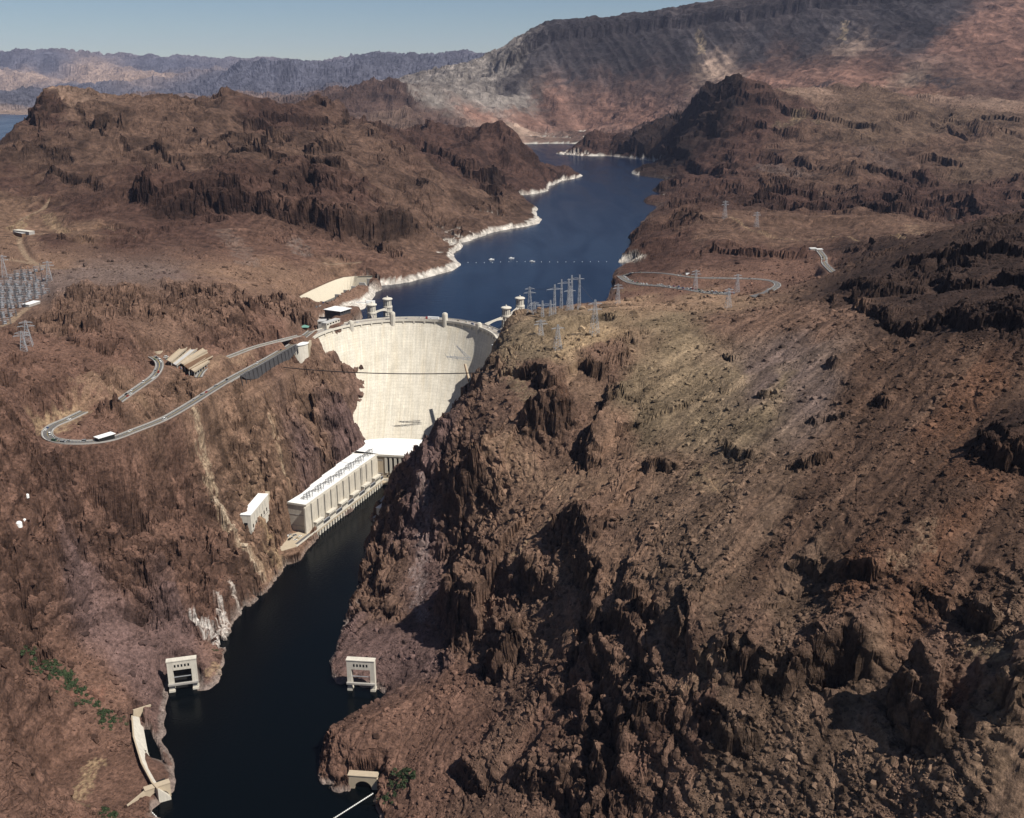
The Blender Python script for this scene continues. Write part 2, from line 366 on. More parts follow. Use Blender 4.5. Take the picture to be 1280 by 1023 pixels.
ledge(8, [(1005, 528), (1016, 534), (1032, 528), (1066, 522)], 18)
ledge(8, [(898, 444), (914, 450), (930, 448)], 14)
ledge(8, [(945, 492), (957, 497), (968, 492)], 14)
ledge(9, [(1030, 456), (1045, 460), (1058, 455)], 14)
ledge(9, [(1085, 500), (1100, 506), (1120, 502)], 16)
ledge(26, [(1214, 545), (1230, 572), (1246, 586), (1290, 592), (1340, 590)], 50)
ledge(15, [(1060, 384), (1078, 391), (1119, 411), (1152, 410), (1186, 398), (1206, 415), (1240, 408), (1290, 420)], 40)
ledge(14, [(1050, 362), (1085, 366), (1120, 372), (1165, 366)], 30)
ledge(14, [(1160, 352), (1200, 362), (1250, 352), (1300, 360)], 30)
ledge(13, [(1110, 335), (1150, 330), (1190, 325), (1240, 318), (1290, 322)], 30)
ledge(30, [(752, 478), (756, 500), (742, 535), (722, 560), (728, 586), (745, 588), (760, 575)], 45)
ledge(36, [(636, 536), (657, 539), (667, 542), (680, 546), (704, 542), (718, 530), (726, 512)], 40)
ledge(26, [(640, 462), (652, 474), (667, 478), (680, 498), (694, 499), (706, 490)], 34)
ledge(16, [(728, 450), (737, 472), (748, 474), (758, 470), (768, 462)], 30)
ledge(14, [(772, 458), (780, 452), (784, 440), (783, 425)], 25)
ledge(30, [(682, 655), (690, 670), (714, 688), (740, 690), (760, 672), (786, 655)], 45)
ledge(42, [(535, 765), (548, 783), (573, 802), (600, 797), (612, 780)], 55)
ledge(36, [(596, 832), (604, 842), (613, 849), (633, 835), (642, 820), (662, 800)], 45)
ledge(24, [(712, 690), (719, 720), (733, 770), (742, 772)], 35)
ledge(20, [(722, 768), (750, 781), (792, 800), (812, 802)], 35)
ledge(20, [(729, 898), (741, 922), (768, 925), (815, 922), (831, 913), (858, 911)], 34)
ledge(16, [(625, 975), (640, 984), (673, 993), (711, 1000), (731, 985), (760, 1002)], 30)
ledge(14, [(560, 960), (590, 985), (620, 990)], 30)
ledge(18, [(562, 690), (572, 712), (590, 720), (612, 735)], 30)
ledge(18, [(640, 705), (655, 730), (680, 745), (700, 742)], 30)
ledge(16, [(830, 800), (842, 812), (852, 815)], 30)
ledge(24, [(545, 600), (556, 640), (575, 650), (592, 640)], 34)
ledge(22, [(572, 600), (590, 622), (615, 628), (632, 615)], 30)
ledge(10, [(800, 580), (815, 590), (845, 588), (860, 578)], 20)
# left of the lake
ledge(62, [(150, 246), (198, 265), (235, 266), (289, 259), (336, 270), (386, 283), (430, 300), (470, 302), (505, 294), (540, 282)], 170, 2)
ledge(45, [(520, 180), (559, 203), (590, 220), (620, 232), (650, 240)], 150, 2)
ledge(20, [(285, 190), (336, 202), (400, 216), (440, 224)], 80, 2)
ledge(20, [(95, 160), (145, 183), (195, 199), (225, 208), (275, 202)], 80, 2)
ledge(26, [(282, 138), (310, 146), (345, 146), (385, 150), (430, 156), (470, 150)], 90, 2)
ledge(26, [(30, 158), (50, 162), (70, 158), (90, 146)], 90, 2)
ledge(18, [(60, 220), (100, 232), (140, 240)], 70, 2)
ledge(10, [(66, 300), (90, 303), (105, 298), (118, 303)], 20)
# right of the lake
ledge(34, [(760, 186), (800, 190), (842, 196), (868, 210), (900, 214), (930, 205)], 200, 2)
ledge(22, [(820, 160), (860, 172), (900, 182), (960, 170), (1010, 175)], 160, 2)
ledge(24, [(940, 130), (1000, 146), (1060, 160), (1100, 170)], 100, 2)
ledge(26, [(1030, 215), (1090, 222), (1150, 232), (1180, 230)], 90, 2)
ledge(26, [(980, 195), (1030, 210), (1080, 205)], 90, 2)
ledge(22, [(940, 250), (1000, 258), (1060, 262), (1130, 272), (1200, 258)], 70, 2)
ledge(26, [(832, 282), (850, 283), (868, 276), (885, 268)], 60)
ledge(16, [(866, 322), (890, 316), (930, 322), (1000, 322), (1010, 316)], 50)
ledge(18, [(836, 345), (850, 345), (866, 342)], 30)
ledge(20, [(1170, 160), (1200, 172), (1240, 165), (1290, 170)], 90, 2)
# left canyon wall
for h, pts in ((10, [(150, 700), (200, 716), (250, 700), (280, 712)]), (9, [(60, 680), (120, 690), (170, 682), (230, 690)]), (12, [(110, 640), (160, 655), (215, 648)]), (9, [(200, 690), (232, 705), (262, 700)]),
               (12, [(150, 580), (190, 590), (235, 585)]), (14, [(160, 560), (200, 568), (240, 560), (262, 575)]), (8, [(250, 620), (270, 632), (285, 628)]), (9, [(20, 730), (70, 742), (120, 736)]),
               (10, [(330, 470), (350, 484), (372, 480)]), (9, [(290, 520), (320, 535), (350, 530)]), (9, [(10, 880), (40, 905), (75, 910)]), (12, [(0, 800), (30, 812), (50, 830)]), (16, [(-10, 470), (12, 476), (32, 472)]),
               (9, [(95, 505), (130, 515), (165, 530)]), (10, [(80, 430), (140, 440), (185, 428)]), (9, [(100, 400), (150, 392), (210, 400)]), (9, [(200, 360), (250, 370), (300, 362)]), (8, [(250, 395), (300, 402), (340, 392)])):
    ledge(h, pts, h * 2)
ledge(72, [(640, 84), (656, 66), (680, 57), (720, 51), (780, 43), (850, 35), (900, 29), (1000, 18), (1100, 8), (1280, -4)], 900, 2)
def seg_dist(px, py, pts):
    """signed distance to an open polyline (positive on its left), and how far along it (0..1)"""
    best = np.full(px.shape, 1e9); sd = np.zeros(px.shape); al = np.zeros(px.shape)
    L = np.r_[0, np.cumsum(np.hypot(*np.diff(pts, axis=0).T))]
    for k in range(len(pts) - 1):
        a, b = pts[k], pts[k + 1]
        d = b - a; l2 = d @ d + 1e-9
        tt = np.clip(((px - a[0]) * d[0] + (py - a[1]) * d[1]) / l2, 0, 1)
        qx = px - (a[0] + tt * d[0]); qy = py - (a[1] + tt * d[1])
        dd = qx * qx + qy * qy
        m = dd < best
        side = np.sign(d[0] * qy - d[1] * qx)
        sd = np.where(m, side * np.sqrt(dd), sd)
        al = np.where(m, (L[k] + tt * (L[k + 1] - L[k])) / L[-1], al)
        best = np.where(m, dd, best)
    return sd, al
def add_ledges(x, y, jx, jy):
    """scarps; x, y already jittered by jx, jy so that the edges are broken into columns"""
    dz = np.zeros(x.shape); cl = np.zeros(x.shape)
    for pts, h, back, jag in ledges:
        m0 = pts.min(0) - back * 3; m1 = pts.max(0) + back * 3
        s = np.nonzero((x > m0[0]) & (x < m1[0]) & (y > m0[1]) & (y < m1[1]))[0]
        if not len(s):
            continue
        jg = jag * min(1.0, .25 + h / 40.0)
        X_, Y_ = x[s] + jx[s] * jg, y[s] + jy[s] * jg
        sd, al = seg_dist(X_, Y_, pts)
        Lt = np.hypot(*np.diff(pts, axis=0).T).sum()
        ends = sstep(0, min(.25, 1.2 * h / Lt), al) * sstep(0, min(.25, 1.2 * h / Lt), 1 - al)
        wdt = 0.16 * h
        prof = sstep(-wdt * .2, wdt, sd) * np.exp(-np.maximum(sd - wdt, 0) / back)
        # a second, smaller step behind the first
        prof = prof * (0.72 + 0.28 * sstep(0.25 * h, 0.38 * h, sd))
        apron = 0.10 * np.exp(-np.maximum(-sd, 0) / (h * .6)) * (sd <= 0) + 0.10 * (sd > 0) * np.exp(-np.maximum(sd - wdt, 0) / back)
        dz[s] += h * ends * (prof + apron * .8)
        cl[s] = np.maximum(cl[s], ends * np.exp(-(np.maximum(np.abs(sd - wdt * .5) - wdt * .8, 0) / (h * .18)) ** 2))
    return dz, cl

# ------------------------------------------------------------------ what the ground is made of (surveyed spots): roughness and rock colour
ROCK = dict(redbrown=(.150, .094, .072), brown=(.152, .101, .076), tan=(.26, .185, .130), purple=(.150, .104, .094), basalt=(.040, .027, .022), olive=(.196, .154, .106), rust=(.130, .076, .052),
            grey=(.160, .122, .105), maroon=(.095, .058, .046), sand=(.33, .25, .165), scree=(.160, .113, .083), dscree=(.098, .064, .047), badred=(.20, .112, .084), badgrey=(.225, .195, .172), mesa=(.040, .035, .037), white=(.62, .59, .53), blue=(.082, .082, .102), ltbrown=(.20, .135, .098), pinktan=(.30, .215, .165))  # blue holds the haze of the far ranges
spots = []
def S(rough, colour, *pts):
    for u, v in pts:
        x, y, z = hit(u, v)
        spots.append((x / y, math.log(y)) + (rough,) + ROCK[colour])
S(1.05, 'ltbrown', (380, 500), (300, 520), (340, 560), (270, 500), (300, 480), (410, 480), (330, 600), (350, 640), (400, 560), (160, 480), (180, 520), (230, 500))
S(.8, 'purple', (420, 540), (390, 560), (430, 520), (200, 800), (150, 800), (180, 830), (220, 780), (120, 760), (100, 730))
S(1.1, 'redbrown', (150, 600), (100, 600), (200, 600), (230, 640), (180, 680), (100, 650), (250, 680), (230, 720), (150, 720), (60, 650), (30, 620))
S(.7, 'redbrown', (0, 560), (30, 700), (60, 480), (100, 470), (130, 440), (100, 430), (20, 520), (160, 440))
S(.6, 'redbrown', (20, 830), (10, 900), (40, 940), (0, 760))
S(.15, 'redbrown', (110, 960), (140, 930), (100, 930), (150, 990), (60, 980))
S(.35, 'redbrown', (90, 890), (60, 900), (100, 850), (130, 860))
S(1.25, 'brown', (200, 380), (250, 400), (300, 380), (150, 370), (240, 360), (200, 410), (100, 380), (100, 410), (340, 380), (50, 400))
S(1.0, 'redbrown', (330, 410), (270, 430), (60, 430))
S(.3, 'grey', (80, 350), (150, 345), (40, 360), (200, 345), (100, 345))
S(.35, 'ltbrown', (30, 300), (100, 290), (60, 330), (10, 260), (30, 280), (350, 345), (420, 335), (300, 350))
S(.75, 'redbrown', (330, 300), (300, 310), (400, 310), (450, 330), (370, 320))
S(.7, 'maroon', (150, 300), (60, 300), (100, 260), (200, 280), (30, 230), (250, 290), (200, 250))
S(.85, 'brown', (150, 130), (100, 150), (200, 150), (250, 140), (330, 125), (150, 170), (50, 200), (300, 170), (350, 180), (250, 200), (450, 180), (400, 190), (500, 150))
S(.8, 'maroon', (200, 235), (300, 240), (400, 250), (460, 260), (540, 200), (580, 180), (600, 210), (640, 210), (620, 180), (670, 215), (560, 170), (350, 145), (60, 155), (540, 150))
S(.8, 'brown', (560, 260), (600, 265), (640, 265), (500, 260), (550, 240), (480, 230), (500, 300), (550, 290))
S(.9, 'basalt', (880, 130), (850, 150), (900, 170), (860, 190), (820, 170), (840, 200), (800, 180), (900, 150))
S(.8, 'maroon', (740, 185), (780, 170), (760, 180), (920, 190), (950, 160), (880, 210), (1000, 140), (950, 120), (960, 200), (910, 225))
S(.6, 'scree', (1060, 150), (1100, 140), (1150, 160), (1080, 170), (1200, 150), (1250, 190), (1280, 210), (1220, 210))
S(.75, 'brown', (1050, 190), (1000, 180), (1100, 215), (1150, 200), (980, 215), (1050, 230), (1200, 180))
S(.85, 'maroon', (1000, 250), (1060, 250), (1100, 260), (1150, 240), (1200, 260), (930, 240), (880, 240), (1250, 230), (1130, 225))
S(.3, 'brown', (920, 285), (980, 290), (1050, 280), (1120, 285), (960, 300), (880, 275), (900, 300))
S(.6, 'maroon', (850, 310), (900, 312), (950, 315), (880, 265), (830, 300), (800, 310), (1000, 318), (810, 330))
S(.15, 'redbrown', (860, 355), (930, 358), (800, 358), (1000, 350), (1020, 330), (780, 370), (850, 365), (980, 330))
S(.3, 'tan', (900, 378), (870, 372), (830, 385), (790, 375))
S(.85, 'basalt', (1100, 350), (1150, 340), (1200, 330), (1250, 300), (1180, 380), (1250, 360), (1120, 380), (1280, 400), (1080, 365), (1230, 400), (1060, 310), (1085, 320), (1060, 360))
S(.35, 'dscree', (1100, 450), (1200, 450), (1150, 500), (1200, 550), (1100, 600), (1000, 650), (1150, 650), (1250, 650), (1280, 480), (1040, 600), (1200, 620), (1080, 500), (960, 700), (1050, 700), (1250, 700), (1150, 700))
S(.75, 'basalt', (1260, 540), (1250, 560), (1280, 530))
S(.3, 'rust', (1200, 650), (1180, 520), (1230, 600), (1060, 750), (1180, 700), (1130, 740), (1230, 480))
S(.4, 'brown', (1000, 400), (950, 400), (1040, 400), (900, 400))
S(.5, 'olive', (850, 430), (800, 470), (860, 480), (920, 470), (980, 480), (820, 520), (880, 530), (780, 500), (950, 520), (840, 400))
S(.45, 'grey', (980, 440), (940, 460), (1000, 470), (1010, 500), (960, 480))
S(.3, 'scree', (850, 600), (950, 600), (900, 650), (850, 650), (900, 720), (960, 660), (800, 640), (860, 700), (820, 720))
S(.25, 'scree', (840, 780), (900, 760), (980, 780), (1020, 740))
S(.45, 'brown', (1000, 830), (920, 830), (870, 830), (1060, 820), (1150, 850), (1180, 880), (1250, 840), (1130, 900))
S(.2, 'scree', (1000, 900), (1050, 930), (1000, 960), (960, 900), (1060, 880), (900, 960), (1020, 1000), (1100, 950), (1250, 800))
S(.2, 'scree', (1180, 960), (1250, 950), (1200, 1010), (1280, 1000), (1250, 900), (900, 870))
S(.6, 'olive', (700, 400), (650, 420), (670, 440), (740, 400))
S(.15, 'sand', (720, 430), (735, 425), (705, 440), (745, 422))
S(1., 'brown', (650, 470), (690, 480), (740, 450), (700, 520), (660, 520), (640, 500), (720, 540), (760, 440), (600, 520), (770, 470))
S(.4, 'ltbrown', (650, 580), (680, 600), (640, 640), (700, 600), (640, 560), (750, 610), (770, 560), (660, 650), (790, 600), (610, 570), (690, 640), (760, 640))
S(.85, 'brown', (570, 580), (580, 640), (560, 640), (550, 600), (700, 650), (740, 660), (690, 700), (720, 640), (760, 660), (600, 700), (590, 740), (560, 760), (620, 740), (640, 780), (660, 720), (630, 820), (590, 780))
S(.7, 'purple', (530, 620), (540, 680), (525, 580), (525, 740), (515, 620), (510, 660), (545, 570))
S(1., 'brown', (490, 650), (480, 700), (470, 740), (460, 760), (500, 700), (450, 720), (500, 760))
S(.6, 'purple', (480, 800), (440, 790), (500, 820), (520, 810), (460, 820), (540, 830))
S(.6, 'ltbrown', (680, 760), (720, 720), (700, 790), (680, 720), (770, 740), (800, 750))
S(.72, 'brown', (740, 790), (780, 770), (760, 830), (700, 860), (780, 850), (650, 900), (620, 940), (700, 960), (760, 900), (820, 850), (800, 900), (660, 970), (740, 980), (600, 980), (800, 980), (850, 970), (630, 870), (840, 930))
S(.5, 'redbrown', (560, 860), (520, 890), (500, 910), (580, 850), (560, 900), (540, 940), (480, 900), (450, 910), (600, 900))
S(.8, 'redbrown', (440, 940), (470, 950), (500, 950), (430, 960))
S(.5, 'redbrown', (700, 830), (720, 880), (680, 930), (800, 940), (870, 900))
# far
S(.6, 'mesa', (700, 60), (750, 60), (800, 60), (850, 60), (900, 50), (950, 50), (1000, 40), (1050, 30), (1100, 20), (660, 80), (720, 90), (780, 85), (860, 75), (700, 40), (800, 30), (1150, 15), (1100, 40), (1150, 45), (1060, 50), (1180, 22), (1120, 62), (1010, 60), (940, 70), (1020, 55), (640, 110))
S(.5, 'badgrey', (560, 100), (600, 100), (540, 120), (620, 125), (650, 125), (590, 120), (640, 80), (615, 85))
S(.5, 'badred', (700, 145), (760, 145), (660, 150), (600, 140), (1000, 90), (1050, 95), (1100, 95), (960, 105), (1150, 110), (1080, 80), (1230, 40), (1250, 70), (1200, 50), (740, 155), (690, 130), (800, 145), (940, 95))
S(.5, 'maroon', (780, 120), (720, 120), (850, 110), (980, 75), (1100, 70), (1180, 90), (1200, 120), (1260, 115), (1040, 75))
S(.5, 'pinktan', (890, 88), (1060, 60), (1180, 125), (1140, 100), (1240, 128), (640, 160), (1000, 115))
S(.6, 'maroon', (450, 110), (490, 110), (430, 120), (510, 125))
S(.5, 'blue', (300, 100), (350, 90), (450, 80), (550, 85), (250, 110), (400, 100), (500, 85), (0, 75), (60, 75), (200, 85))  # distance haze painted into the colour of the far ranges
S(.4, 'pinktan', (50, 98), (150, 98), (0, 100), (120, 90), (0, 142), (90, 136))
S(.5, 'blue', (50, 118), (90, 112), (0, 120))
SP_ = np.array(spots)
def fields_raster(step=3):
    t = tr[::step]; l = lr[::step]
    tt, ll = np.meshgrid(t, l, indexing='ij')
    q = np.stack([tt.ravel() * 2.2, ll.ravel()], 1)
    c = SP_[:, :2] * np.array([2.2, 1])
    d2 = (q ** 2).sum(1)[:, None] + (c ** 2).sum(1)[None] - 2 * q @ c.T
    wq = 1.0 / (np.maximum(d2, 0) + 2e-5) ** 1.9
    wq /= wq.sum(1)[:, None]
    return (wq @ SP_[:, 2:]).reshape(len(t), len(l), 4)
FR = fields_raster()
def fields(t, l):
    n0, n1 = FR.shape[:2]
    a = np.clip((t + TMAX) / (2 * TMAX) * (NT - 1) / 3, 0, n0 - 1.001)
    b = np.clip((l - lr[0]) / (lr[-1] - lr[0]) * (ND - 1) / 3, 0, n1 - 1.001)
    i = a.astype(np.int32); j = b.astype(np.int32); fa = (a - i)[:, None]; fb = (b - j)[:, None]
    return FR[i, j] * (1 - fa) * (1 - fb) + FR[i + 1, j] * fa * (1 - fb) + FR[i, j + 1] * (1 - fa) * fb + FR[i + 1, j + 1] * fa * fb

# ------------------------------------------------------------------ levelled ground: roads, pads, decks
levels = []       # (points n x 3, half width, fade)
def level(pts, hw, fade):
    levels.append((np.array(pts, float), hw, fade))
def road_px(pts, n=6):
    """smooth centre line through (u, v, z) pixels"""
    p = np.array([at_z(u, v, z) for u, v, z in pts])
    q = np.vstack([2 * p[0] - p[1], p, 2 * p[-1] - p[-2]])
    out = []
    for k in range(1, len(q) - 2):
        for s in np.linspace(0, 1, n, endpoint=False):
            a, b, c, d = q[k - 1], q[k], q[k + 1], q[k + 2]
            out.append(.5 * (2 * b + (c - a) * s + (2 * a - 5 * b + 4 * c - d) * s * s + (3 * b - a - 3 * c + d) * s ** 3))
    out.append(p[-1])
    return np.array(out)
# the highway from the dam down the rim, round the hairpin and up again
HWY = road_px([(389, 414, 180), (372, 427, 181), (350, 440, 183), (320, 457, 186), (290, 473, 188), (262, 490, 190.5), (235, 507, 192.5), (205, 524, 194.5), (170, 538, 197.5), (140, 549, 200),
               (112, 553, 202), (84, 553, 204), (64, 549, 205.5), (59, 541, 206.5), (66, 533, 207.5), (84, 525, 208.5), (105, 515, 210)])
HWY2 = road_px([(142, 507, 214), (157, 496, 213.6), (177, 482, 213), (192, 471, 212.5), (199, 460, 212), (198, 452, 212), (190, 446, 213)])
def road_hit(pts, n=6, up=.6):
    return road_px([(u, v, hit(u, v)[2] + up) for u, v in pts], n)
LOT = road_hit([(968, 358), (958, 366), (940, 371)], 5)
AZ1 = road_hit([(776, 345), (796, 341), (830, 342), (866, 347), (905, 348), (945, 349), (966, 352), (972, 357), (962, 364)])
AZ2 = road_hit([(776, 345), (786, 352), (803, 356), (830, 358), (860, 362), (885, 366), (915, 368)])
HWY3 = road_hit([(374, 420), (350, 426), (318, 434.5), (290, 445), (268, 453), (254, 463), (248, 472)])
AZ3 = road_hit([(1024, 314), (1030, 322), (1031, 330), (1042, 341)])
level(HWY, 8, 16); level(HWY2, 7, 14)
level(HWY3, 6, 9); level(AZ1, 8, 14); level(AZ2, 9, 12); level(AZ3, 7, 12)
DIRT = [road_px([(10, 290, 246), (30, 292, 246.5), (60, 293, 247), (100, 291, 248), (140, 290, 248), (170, 296, 246)]), road_px([(24, 294, 246), (26, 308, 243), (34, 322, 241.5), (50, 332, 241), (75, 338, 241), (110, 338, 240), (150, 343, 239)]),
        road_px([(0, 328, 240), (20, 326, 241), (40, 330, 241)]), road_px([(318, 343, 206), (345, 335, 207), (380, 331, 206), (420, 330, 204), (450, 328, 200)]),
        road_px([(0, 408, 240), (12, 402, 240), (22, 392, 240), (34, 384, 240)]), road_px([(20, 279, 254), (36, 270, 262), (52, 262, 268), (62, 252, 276)])]
for q in DIRT:
    level(q, 5, 10)
_t = np.gradient(HWY[7:26], axis=0); _t /= np.linalg.norm(_t, axis=1)[:, None]
level(HWY[7:26] + np.stack([-_t[:, 1], _t[:, 0], 0 * _t[:, 0]], 1) * 17 - np.array((0, 0, 21.0)), 6, 7)
level([(-334, 1404, 154), (-311, 1396, 147), (-286, 1402, 146)], 6, 8)
SPT = [(374.5, 371), (380, 368), (390, 363), (400, 358.5), (410, 354), (420, 350), (430, 347), (443, 345.6), (456, 345.2), (466, 345)]
SPB = [(386, 381), (391, 379.5), (398, 376.5), (405, 373.5), (413, 370), (421, 366.5), (430, 362.5), (440, 358.5), (450, 354), (462, 351)]
SP0, SP1 = np.array(at_z(427, 374, 172)), np.array(at_z(464.5, 355, 172))
_bl = np.array([at_z(u, v, 167) for u, v in SPB]); _tl = np.array([at_z(u, v, 185) for u, v in SPT])
_wl = SP0 + (SP1 - SP0) * np.clip(np.linspace(-.35, 1, len(SPB)), -.3, 1)[:, None]
WALLM = (_bl + _tl) / 2; WALLM[:, 2] = 160
TRO = (_bl + _wl) / 2; TRO[:, 2] = 157
BEHIND = _tl + (_tl - _bl) * .45; BEHIND[:, 2] = 184
level(BEHIND, 6, 14)
level(WALLM, 10, 4); level(TRO, 14, 5)
level([at_z(171, 896, 5), at_z(176, 931, 5), at_z(188, 962, 5), at_z(200, 984, 5)], 5, 3)
level([at_z(452, 991, -3), at_z(462, 990, -3)], 7, 4)
level([at_z(183, 916, -1), at_z(190, 940, -2), at_z(203, 966, -2), at_z(213, 985, -2)], 3, 4)
level([at_z(203, 1007, -4), at_z(206, 1014, -4)], 8, 5)
level([at_z(100, 970, 10.5), at_z(150, 975, 9.5)], 26, 22)                      # the bench above the outlet channel
level([at_z(415, 405, 183), at_z(440, 384, 181)], 12, 10)                       # visitor centre
level([at_z(388, 388, 186), at_z(410, 379, 183)], 8, 8)
level([at_z(205, 452, 207), at_z(255, 448, 206)], 24, 14)                       # car park terraces
level([at_z(8, 395, 238), at_z(10, 350, 241)], 45, 25)                          # switchyard
level([at_z(362, 690, 8.6), at_z(384, 650, 8.6)], 11, 8)
level([at_z(388, 648, 8.6), at_z(430, 616, 8.6), at_z(470, 590, 8.6)], 13, 6)
level([at_z(228, 862, 0.2), at_z(229, 850, 0.2)], 13, 10)
level([at_z(700, 436, 213), at_z(740, 424, 215)], 16, 18)
def apply_levels(x, y, z):
    keep = np.ones(x.shape)
    for pts, hw, fade in levels:
        m0 = pts[:, :2].min(0) - hw - fade; m1 = pts[:, :2].max(0) + hw + fade
        s = np.nonzero((x > m0[0]) & (x < m1[0]) & (y > m0[1]) & (y < m1[1]))[0]
        if not len(s):
            continue
        px, py = x[s], y[s]
        best = np.full(len(s), 1e9); zz = np.zeros(len(s))
        for a, b in zip(pts[:-1], pts[1:]):
            d = b[:2] - a[:2]
            tt = np.clip(((px - a[0]) * d[0] + (py - a[1]) * d[1]) / (d @ d + 1e-9), 0, 1)
            dd = (px - a[0] - tt * d[0]) ** 2 + (py - a[1] - tt * d[1]) ** 2
            m = dd < best
            zz = np.where(m, a[2] + tt * (b[2] - a[2]), zz)
            best = np.where(m, dd, best)
        k = 1 - sstep(hw, hw + fade, np.sqrt(best))
        z[s] = z[s] * (1 - k) + (zz - 0.25) * k
        keep[s] = np.minimum(keep[s], 1 - k)
    return z, keep

# ------------------------------------------------------------------ full relief
def relief(x, y):
    """height, cliff mask and colour of the land at x, y (1-D arrays)"""
    t = x / y; l = np.log(y)
    zb = bil(BASE, t, l)
    wx = perlin(x / 60, y / 60, 3) * 14 + perlin(x / 19, y / 19, 4) * 5
    wy = perlin(x / 60, y / 60, 5) * 14 + perlin(x / 19, y / 19, 6) * 5
    near = 1 - sstep(1700, 2600, y)
    far = sstep(5200, 7000, y)
    sc = 0.45 * near + 1.0 * (1 - near)                 # jitter of the cliff lines
    f1, f2, rv, ox, oy = worley(x / 9, y / 9, 7)
    zb = zb.astype(np.float64)
    h1, h2, rvm, ohx, ohy = worley((x + wx) / 34, (y + wy) / 34, 8)
    jx = wx * sc * .8 + (rv - .5) * 3 * near + (rvm - .5) * 5 * (1 - near) * (1 - far)
    jy = wy * sc * .8 + (rv - .5) * 6 * near + (rvm - .5) * 9 * (1 - near) * (1 - far)
    dl, cl = add_ledges(x, y, jx, jy)
    dl = dl * far + (1 - far) * dl * (.82 + .5 * perlin(x / 150, y / 150, 12) + .22 * (rvm - .5) + .3 * perlin(x / 48, y / 48, 13))
    k = 0.05 * (1 + 3 * (1 - near) + 20 * far)
    F = fields((x + wx * (1 + (1 - near) * 4)) / y, np.log(np.maximum(y + wy * (1 + (1 - near) * 6), 200)))
    R = F[:, 0]
    # slope of the base surface
    e = 4.0 + y * .004
    sx = (bil(BASE, (x + e) / y, l) - bil(BASE, (x - e) / y, l)) / (2 * e)
    sy = (bil(BASE, x / (y + e), np.log(y + e)) - bil(BASE, x / (y - e), np.log(y - e))) / (2 * e)
    slope = np.hypot(sx, sy)
    steep = sstep(.75, 1.4, slope) * (1 - .8 * sstep(60, 130, x) * (1 - sstep(760, 900, y)))
    rock = np.clip(R * (0.75 + 0.5 * perlin(x / 130, y / 130, 11)) + steep * .35, 0, 1.2)
    z = zb + dl
    # ridges and gullies
    def lod(lam):
        return sstep(1.2, 3.0, lam / (y * .0022))
    amp = 0
    rel = np.zeros_like(z)
    for lam, a, sd in ((420, 9, 20), (210, 7.5, 21), (110, 5.5, 22), (56, 2.6, 23), (29, 1.2, 24)):
        n = .58 - 2.2 * np.abs(perlin((x + wx * .8) / lam, (y + wy * .8) / lam, sd))
        g = (1 - near) if lam > 300 else (0.35 + 0.65 * (1 - near) if lam > 150 else 1.0)
        rel += n * a * (1 + 1.8 * (1 - near)) * g * lod(lam) * (0.25 + 0.75 * rock)
    sx_, sy_, am, eo = np.zeros_like(z), np.zeros_like(z), 1.0, np.zeros_like(z)
    lam = 520.0
    for k_ in range(6):
        e_ = lam * .02
        p0 = perlin((x + wx) / lam, (y + wy) / lam, 170 + k_)
        gx_ = (perlin((x + wx + e_) / lam, (y + wy) / lam, 170 + k_) - p0) / .02
        gy_ = (perlin((x + wx) / lam, (y + wy + e_) / lam, 170 + k_) - p0) / .02
        sx_ += gx_ * am; sy_ += gy_ * am
        eo += am * p0 / (1 + .9 * (sx_ * sx_ + sy_ * sy_)) * lod(lam * .6)
        am *= .56; lam *= .5
    rel += eo * (1 - near) * (1 - far) * 92 * (0.35 + .65 * rock)
    big = far
    for lam, a, sd in ((2600, 130, 30), (1300, 85, 31), (640, 50, 32), (320, 26, 33), (160, 13, 34)):
        n = 0.40 - 2.0 * np.abs(perlin((x + wx * 4) / lam, (y + wy * 4) / lam, sd))
        rel += n * a * big * sstep(11000, 16000, y) * 1.3 * lod(lam)
        if lam < 1000:
            rel += n * a * .8 * big * (1 - sstep(11000, 16000, y)) * lod(lam) * (0.4 + R) * (1 - .85 * sstep(430, 560, zb) * sstep(-200, 300, x))
    # ribs down the mesa scree
    MZ = sstep(7700, 8300, y - np.where(x > 0, -(x - 0) * .16, 0)) * (1 - sstep(9400, 9900, y)) * sstep(-200, 200, x)
    rib = (1 - 2.4 * np.abs(perlin((x + .25 * y) / 130, y / 1500, 41))) * 11 + (1 - 2.4 * np.abs(perlin((x + .2 * y) / 60, y / 900, 42))) * 8
    rel += rib * MZ * sstep(480, 560, zb) * (1 - sstep(860, 960, zb - 0.035 * np.maximum(x, 0)))
    z = z + rel
    # terraces: rock bands that follow the contours
    for H, sd, w0, w1 in ((24, 50, 0.0, 1.0), (44, 51, 1.0, 0.0)):
        nn = perlin(x / (H * 5), y / (H * 5), sd) * .9 + perlin(x / (H * 1.5), y / (H * 1.5), sd + 1) * .5 + (rv - .5) * .07 + (rvm - .5) * .14
        q = z / H + nn
        fr = q - np.floor(q)
        st = sstep(.42, .58, fr) - fr
        mm = sstep(.6, 1.0, rock + .5 * perlin(x / (H * 9), y / (H * 9), sd + 2)) * (w0 + (w1 - w0) * near) * (1 - far)
        z = z + st * H * (.7 - .2 * near) * mm
        cl = np.maximum(cl, mm * .7 * sstep(.36, .44, fr) * (1 - sstep(.58, .68, fr)))
    # far strata: mesa cap and badlands
    q = (zb + 12 * perlin(x / 500, y / 500, 61)) / 48.0
    fr = q - np.floor(q)
    capm = MZ * sstep(830, 880, zb - 0.06 * np.maximum(x, 0))
    z = z + (sstep(.45, .6, fr) - fr) * 30 * far * (capm * 1.0 + (1 - MZ) * .22 * (1 - sstep(10000, 12000, y)))
    # angular facets: every joint block has its own tilted top
    def tilt(ox_, oy_, r_):
        return ox_ * ((r_ * 7.13) % 1 - .5) + oy_ * ((r_ * 13.7) % 1 - .62)
